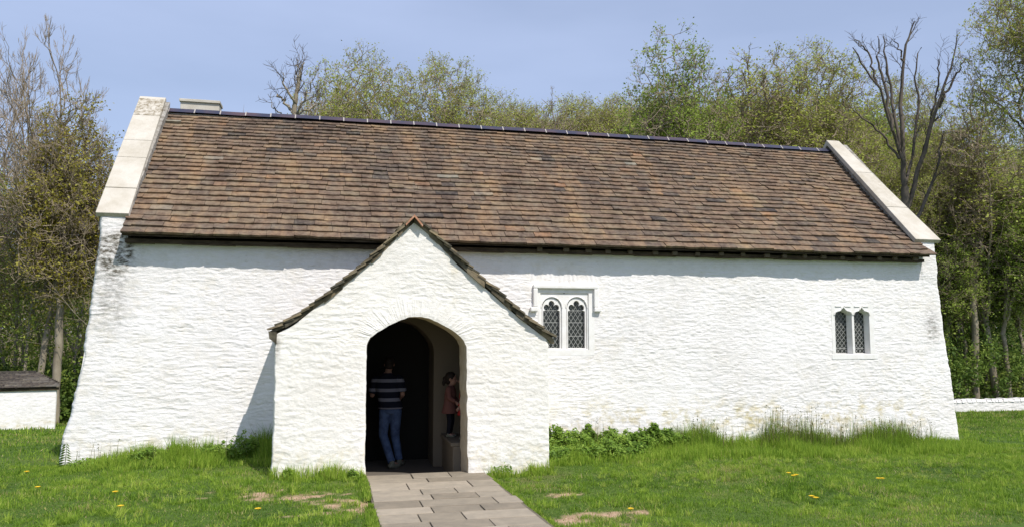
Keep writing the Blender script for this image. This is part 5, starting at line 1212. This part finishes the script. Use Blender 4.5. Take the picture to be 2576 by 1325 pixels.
def person(J, k, hk, label, facing, look, mats, coat=0, tail=False, loc=(0, 0, 0), wide=1.0, voxel=.007):
    fr = frame_of(facing); X_, Y_, Z_ = fr; P = {a: X_*b[0]+Y_*b[1]+Z_*b[2] for a, b in J.items()}; lf = frame_of(look); lx, ly, lz = lf; pit = Vector(look).normalized().z
    ly = (ly*math.sqrt(1-pit*pit)+Vector((0, 0, 1))*pit); lz = lx.cross(ly).normalized(); H_ = (lx, ly, lz); h = P['head']; sk_, top, low, shoe, hair = mats
    B = Clay(fr)
    B.loft([(P['pelvis']-Z_*.06*k, .13*k, .10*k), (P['pelvis']+Z_*.02*k, .155*k, .115*k), (P['waist'], .135*k*wide, .105*k*wide), (P['chest'], .155*k*wide, .115*k*wide), (P['upper'], .165*k, .10*k), (P['upper']+Z_*.05*k, .10*k, .07*k), (P['neck'], .055*k, .055*k)])
    B.cap(P['upper']+Z_*.04*k, h-lz*.06*hk, .056*k, .052*k)
    B.ell(h+lz*.02*hk-ly*.01*hk, (.076*hk, .094*hk, .088*hk), 20, H_); B.ell(h-lz*.045*hk+ly*.022*hk, (.055*hk, .064*hk, .062*hk), 16, H_); B.ell(h-lz*.085*hk+ly*.052*hk, (.024*hk, .022*hk, .020*hk), 12, H_)
    B.cap(h+ly*.080*hk+lz*.010*hk, h+ly*.101*hk-lz*.024*hk, .008*hk, .013*hk); B.cap(h-lx*.018*hk+ly*.080*hk-lz*.05*hk, h+lx*.018*hk+ly*.080*hk-lz*.05*hk, .008*hk, .008*hk)
    for s_ in (1, -1): B.ell(h+lx*s_*.078*hk-ly*.008*hk-lz*.008*hk, (.009*hk, .018*hk, .030*hk), 12, H_)
    for s_, q in ((1, 'r'), (-1, 'l')):
        B.cap(P['sh_'+q], P['el_'+q], .050*k, .040*k); B.cap(P['el_'+q], P['wr_'+q], .040*k, .026*k); d = P['wr_'+q]-P['el_'+q]; hand(B, P['wr_'+q], d.normalized()+Vector((0, 0, -.15)), -X_*s_+Vector((0, 0, -.3)), k, s_)
        B.cap(P['hip_'+q], P['kn_'+q], .085*k, .056*k); B.cap(P['kn_'+q], P['an_'+q], .055*k, .038*k); B.cap(P['an_'+q], P['toe_'+q], .036*k, .026*k)
    body = B.fuse('person', sk_, None, voxel); body.location = loc; tag(body, label, 'person')
    T_ = Clay(fr); g = .014*k+.004; w_ = wide
    rings = [(P['pelvis']+Z_*(-.02-coat)*k, (.165+coat*.25)*k*w_+g, (.125+coat*.3)*k*w_+g), (P['pelvis']+Z_*.05*k, .160*k*w_+g, .122*k*w_+g), (P['waist'], .145*k*w_+g, .115*k*w_+g), (P['chest'], .162*k*w_+g, .122*k*w_+g), (P['upper'], .168*k*w_+g, .105*k+g), (P['upper']+Z_*.055*k, .095*k+g, .068*k+g), (P['upper']+Z_*.085*k, .06*k+g, .056*k+g)]
    T_.loft(rings)
    for s_, q in ((1, 'r'), (-1, 'l')):
        sh, el, wr = P['sh_'+q], P['el_'+q], P['wr_'+q]; T_.ell(sh-Z_*.012*k, (.056*k+g*.5,)*3, 14)
        if coat: T_.cap(sh, el, .060*k+g, .052*k+g); T_.cap(el, el.lerp(wr, .93), .050*k+g, .036*k+g, False)
        else: T_.cap(sh, sh.lerp(el, .85), .060*k+g, .060*k+g, False)
    T_.fuse('coat' if coat else 'shirt', top, body, voxel*1.1, 9)
    L_ = Clay(fr); L_.loft([(P['pelvis']-Z_*.10*k, .12*k, .10*k), (P['pelvis']-Z_*.04*k, .162*k, .128*k), (P['pelvis']+Z_*.06*k, .150*k, .115*k)])
    for q in 'rl':
        L_.cap(P['hip_'+q], P['kn_'+q], .098*k, .072*k); a = P['an_'+q]; L_.cap(P['kn_'+q], a+(P['kn_'+q]-a)*.03, .071*k, .060*k, False); L_.ell(P['kn_'+q], (.072*k,)*3, 12)
    L_.fuse('trousers', low, body, voxel*1.1, 4)
    for q in 'rl':
        S_ = Clay(fr); a, t_ = P['an_'+q], P['toe_'+q]; d = t_-a; d.z = 0; d = d.normalized(); z = t_.z; b = Vector((a.x, a.y, z))
        S_.cap(b-d*.035*k+Z_*.012*k, b+d*.05*k+Z_*.008*k, .042*k, .044*k); S_.cap(b+d*.05*k+Z_*.004*k, b+d*.145*k, .044*k, .034*k); S_.cap(b+Z_*.02*k, b+Z_*.055*k, .042*k, .045*k); S_.fuse('shoe', shoe, body, voxel, 3)
    R_ = Clay(fr); R_.ell(h+lz*.032*hk-ly*.022*hk, (.086*hk, .096*hk, .090*hk), 20, H_); R_.ell(h-lz*.03*hk-ly*.045*hk, (.074*hk, .060*hk, .075*hk), 16, H_)
    if tail: R_.ell(h-lz*.01*hk-ly*.115*hk, (.036*hk, .04*hk, .045*hk), 14, H_); R_.ell(h-lz*.075*hk-ly*.125*hk, (.030*hk, .03*hk, .06*hk), 14, H_)
    R_.fuse('hair', hair, body, voxel, 3)
    for s_ in (1, -1):
        E_ = MB(); c = h+ly*.081*hk+lx*s_*.029*hk+lz*.006*hk; r = .009*hk; E_.add([c+lx*r, c+lz*r*.6, c-lx*r, c-lz*r*.6, c+ly*r*.7], [(0, 1, 4), (1, 2, 4), (2, 3, 4), (3, 0, 4)]); E_.build('eye', M['hair'], body)
    E_ = MB(); c = h+ly*.0895*hk-lz*.05*hk; E_.add([c+lx*.020*hk-ly*.006, c+lz*.005*hk, c-lx*.020*hk-ly*.006, c-lz*.006*hk], [(0, 1, 2, 3)]); E_.build('mouth', M['lip'], body)
    return body
M['skin'], _, _ = mat('skin', (.34, .19, .14), .55, .3); M['lip'], _, _ = mat('lip', (.32, .12, .10), .5, .4)
M['hair'], _, _ = mat('dark_brown_hair', (.020, .013, .009), .7, .3)
M['jeans'], t_, p_ = mat('blue_jeans', (.1, .15, .27), .9, .1)
t_.links.new(ramp(t_, noise_node(t_, 14, 4).outputs['Fac'], [(.3, (.050, .075, .15)), (.7, (.10, .15, .27))]).outputs[0], p_.inputs['Base Color'])
M['striped'], t_, p_ = mat('striped_polo', (.5, .5, .5), .9, .1)
g_n = t_.nodes.new('ShaderNodeNewGeometry'); sx = t_.nodes.new('ShaderNodeSeparateXYZ'); t_.links.new(g_n.outputs['Position'], sx.inputs[0])
sn = math_(t_, 'SINE', math_(t_, 'MULTIPLY', math_(t_, 'ADD', sx.outputs[2], .02), 2*math.pi/.150)); t_.links.new(ramp(t_, sn, [(.40, (.012, .014, .024)), (.48, (.20, .20, .24))]).outputs[0], p_.inputs['Base Color'])
M['black_cloth'], _, _ = mat('dark_cloth', (.015, .015, .02), .9, .1); M['shoe_grey'], _, _ = mat('grey_trainer', (.16, .16, .12), .7, .3)
M['coat_brown'], _, _ = mat('red_brown_coat', (.17, .075, .06), .9, .1); M['coat_red'], _, _ = mat('red_jumper', (.42, .035, .03), .9, .1)
man = at(980, 1182, 1.95)
# leaning a little to the left, weight on the right foot, left hand reaching for the door jamb
person({'pelvis': (.0, 0, .94), 'waist': (-.03, .01, 1.08), 'chest': (-.055, .03, 1.25), 'upper': (-.06, .05, 1.40), 'neck': (-.055, .08, 1.50), 'head': (-.035, .13, 1.62),
    'sh_r': (.125, .05, 1.41), 'el_r': (.19, .05, 1.14), 'wr_r': (.13, .24, 1.04), 'sh_l': (-.235, .05, 1.39), 'el_l': (-.30, .10, 1.13), 'wr_l': (-.35, .30, 1.20),
    'hip_r': (.085, 0, .88), 'kn_r': (.075, .10, .48), 'an_r': (.15, .04, .09), 'toe_r': (.21, .18, .035), 'hip_l': (-.085, 0, .88), 'kn_l': (-.115, .04, .50), 'an_l': (.045, -.20, .09), 'toe_l': (.15, -.10, .035)},
    1.0, 1.0, 'person seen from behind in a striped polo shirt and blue jeans inside the porch', (.12, 1, 0), (.1, 1, -.45), (M['skin'], M['striped'], M['jeans'], M['shoe_grey'], M['hair']), loc=(float(man[0]), 1.95, -.15), wide=1.08)
BT = .372
def child(loc, facing, look, label, top, tail, arms):
    J = {'pelvis': (0, 0, .49), 'waist': (0, 0, .57), 'chest': (0, .01, .66), 'upper': (0, .01, .745), 'neck': (0, .015, .80), 'head': (0, .025, .895),
     'sh_r': (.088, .01, .745), 'sh_l': (-.088, .01, .745), 'hip_r': (.05, 0, .46), 'kn_r': (.052, .02, .25), 'an_r': (.052, 0, .055), 'toe_r': (.06, .09, .02), 'hip_l': (-.05, 0, .46), 'kn_l': (-.052, .02, .25), 'an_l': (-.052, -.01, .055), 'toe_l': (-.06, .08, .02)}
    J.update(arms)
    return person(J, .58, .92, label, facing, look, (M['skin'], top, M['black_cloth'], M['shoe_grey'], M['hair']), coat=.19, tail=tail, loc=loc, wide=1.12, voxel=.006)
c1 = at(1131, 1097, 1.32); child((float(c1[0]), 1.32, BT), (.9, -.45, 0), (.95, -.35, -.1), 'small child in a red-brown coat and dark trousers standing on the porch bench', M['coat_brown'], True,
    {'el_r': (.12, .03, .61), 'wr_r': (.10, .13, .55), 'el_l': (-.12, .02, .60), 'wr_l': (-.11, .11, .52)})
c2 = at(1171, 1102, .98); child((float(c2[0]), .98, BT), (-.9, .3, 0), (-.9, .4, -.1), 'child in a bright red top half hidden behind the right side of the porch arch', M['coat_red'], False,
    {'el_r': (.12, .0, .60), 'wr_r': (.11, .08, .50), 'el_l': (-.12, .0, .60), 'wr_l': (-.11, .08, .50)})
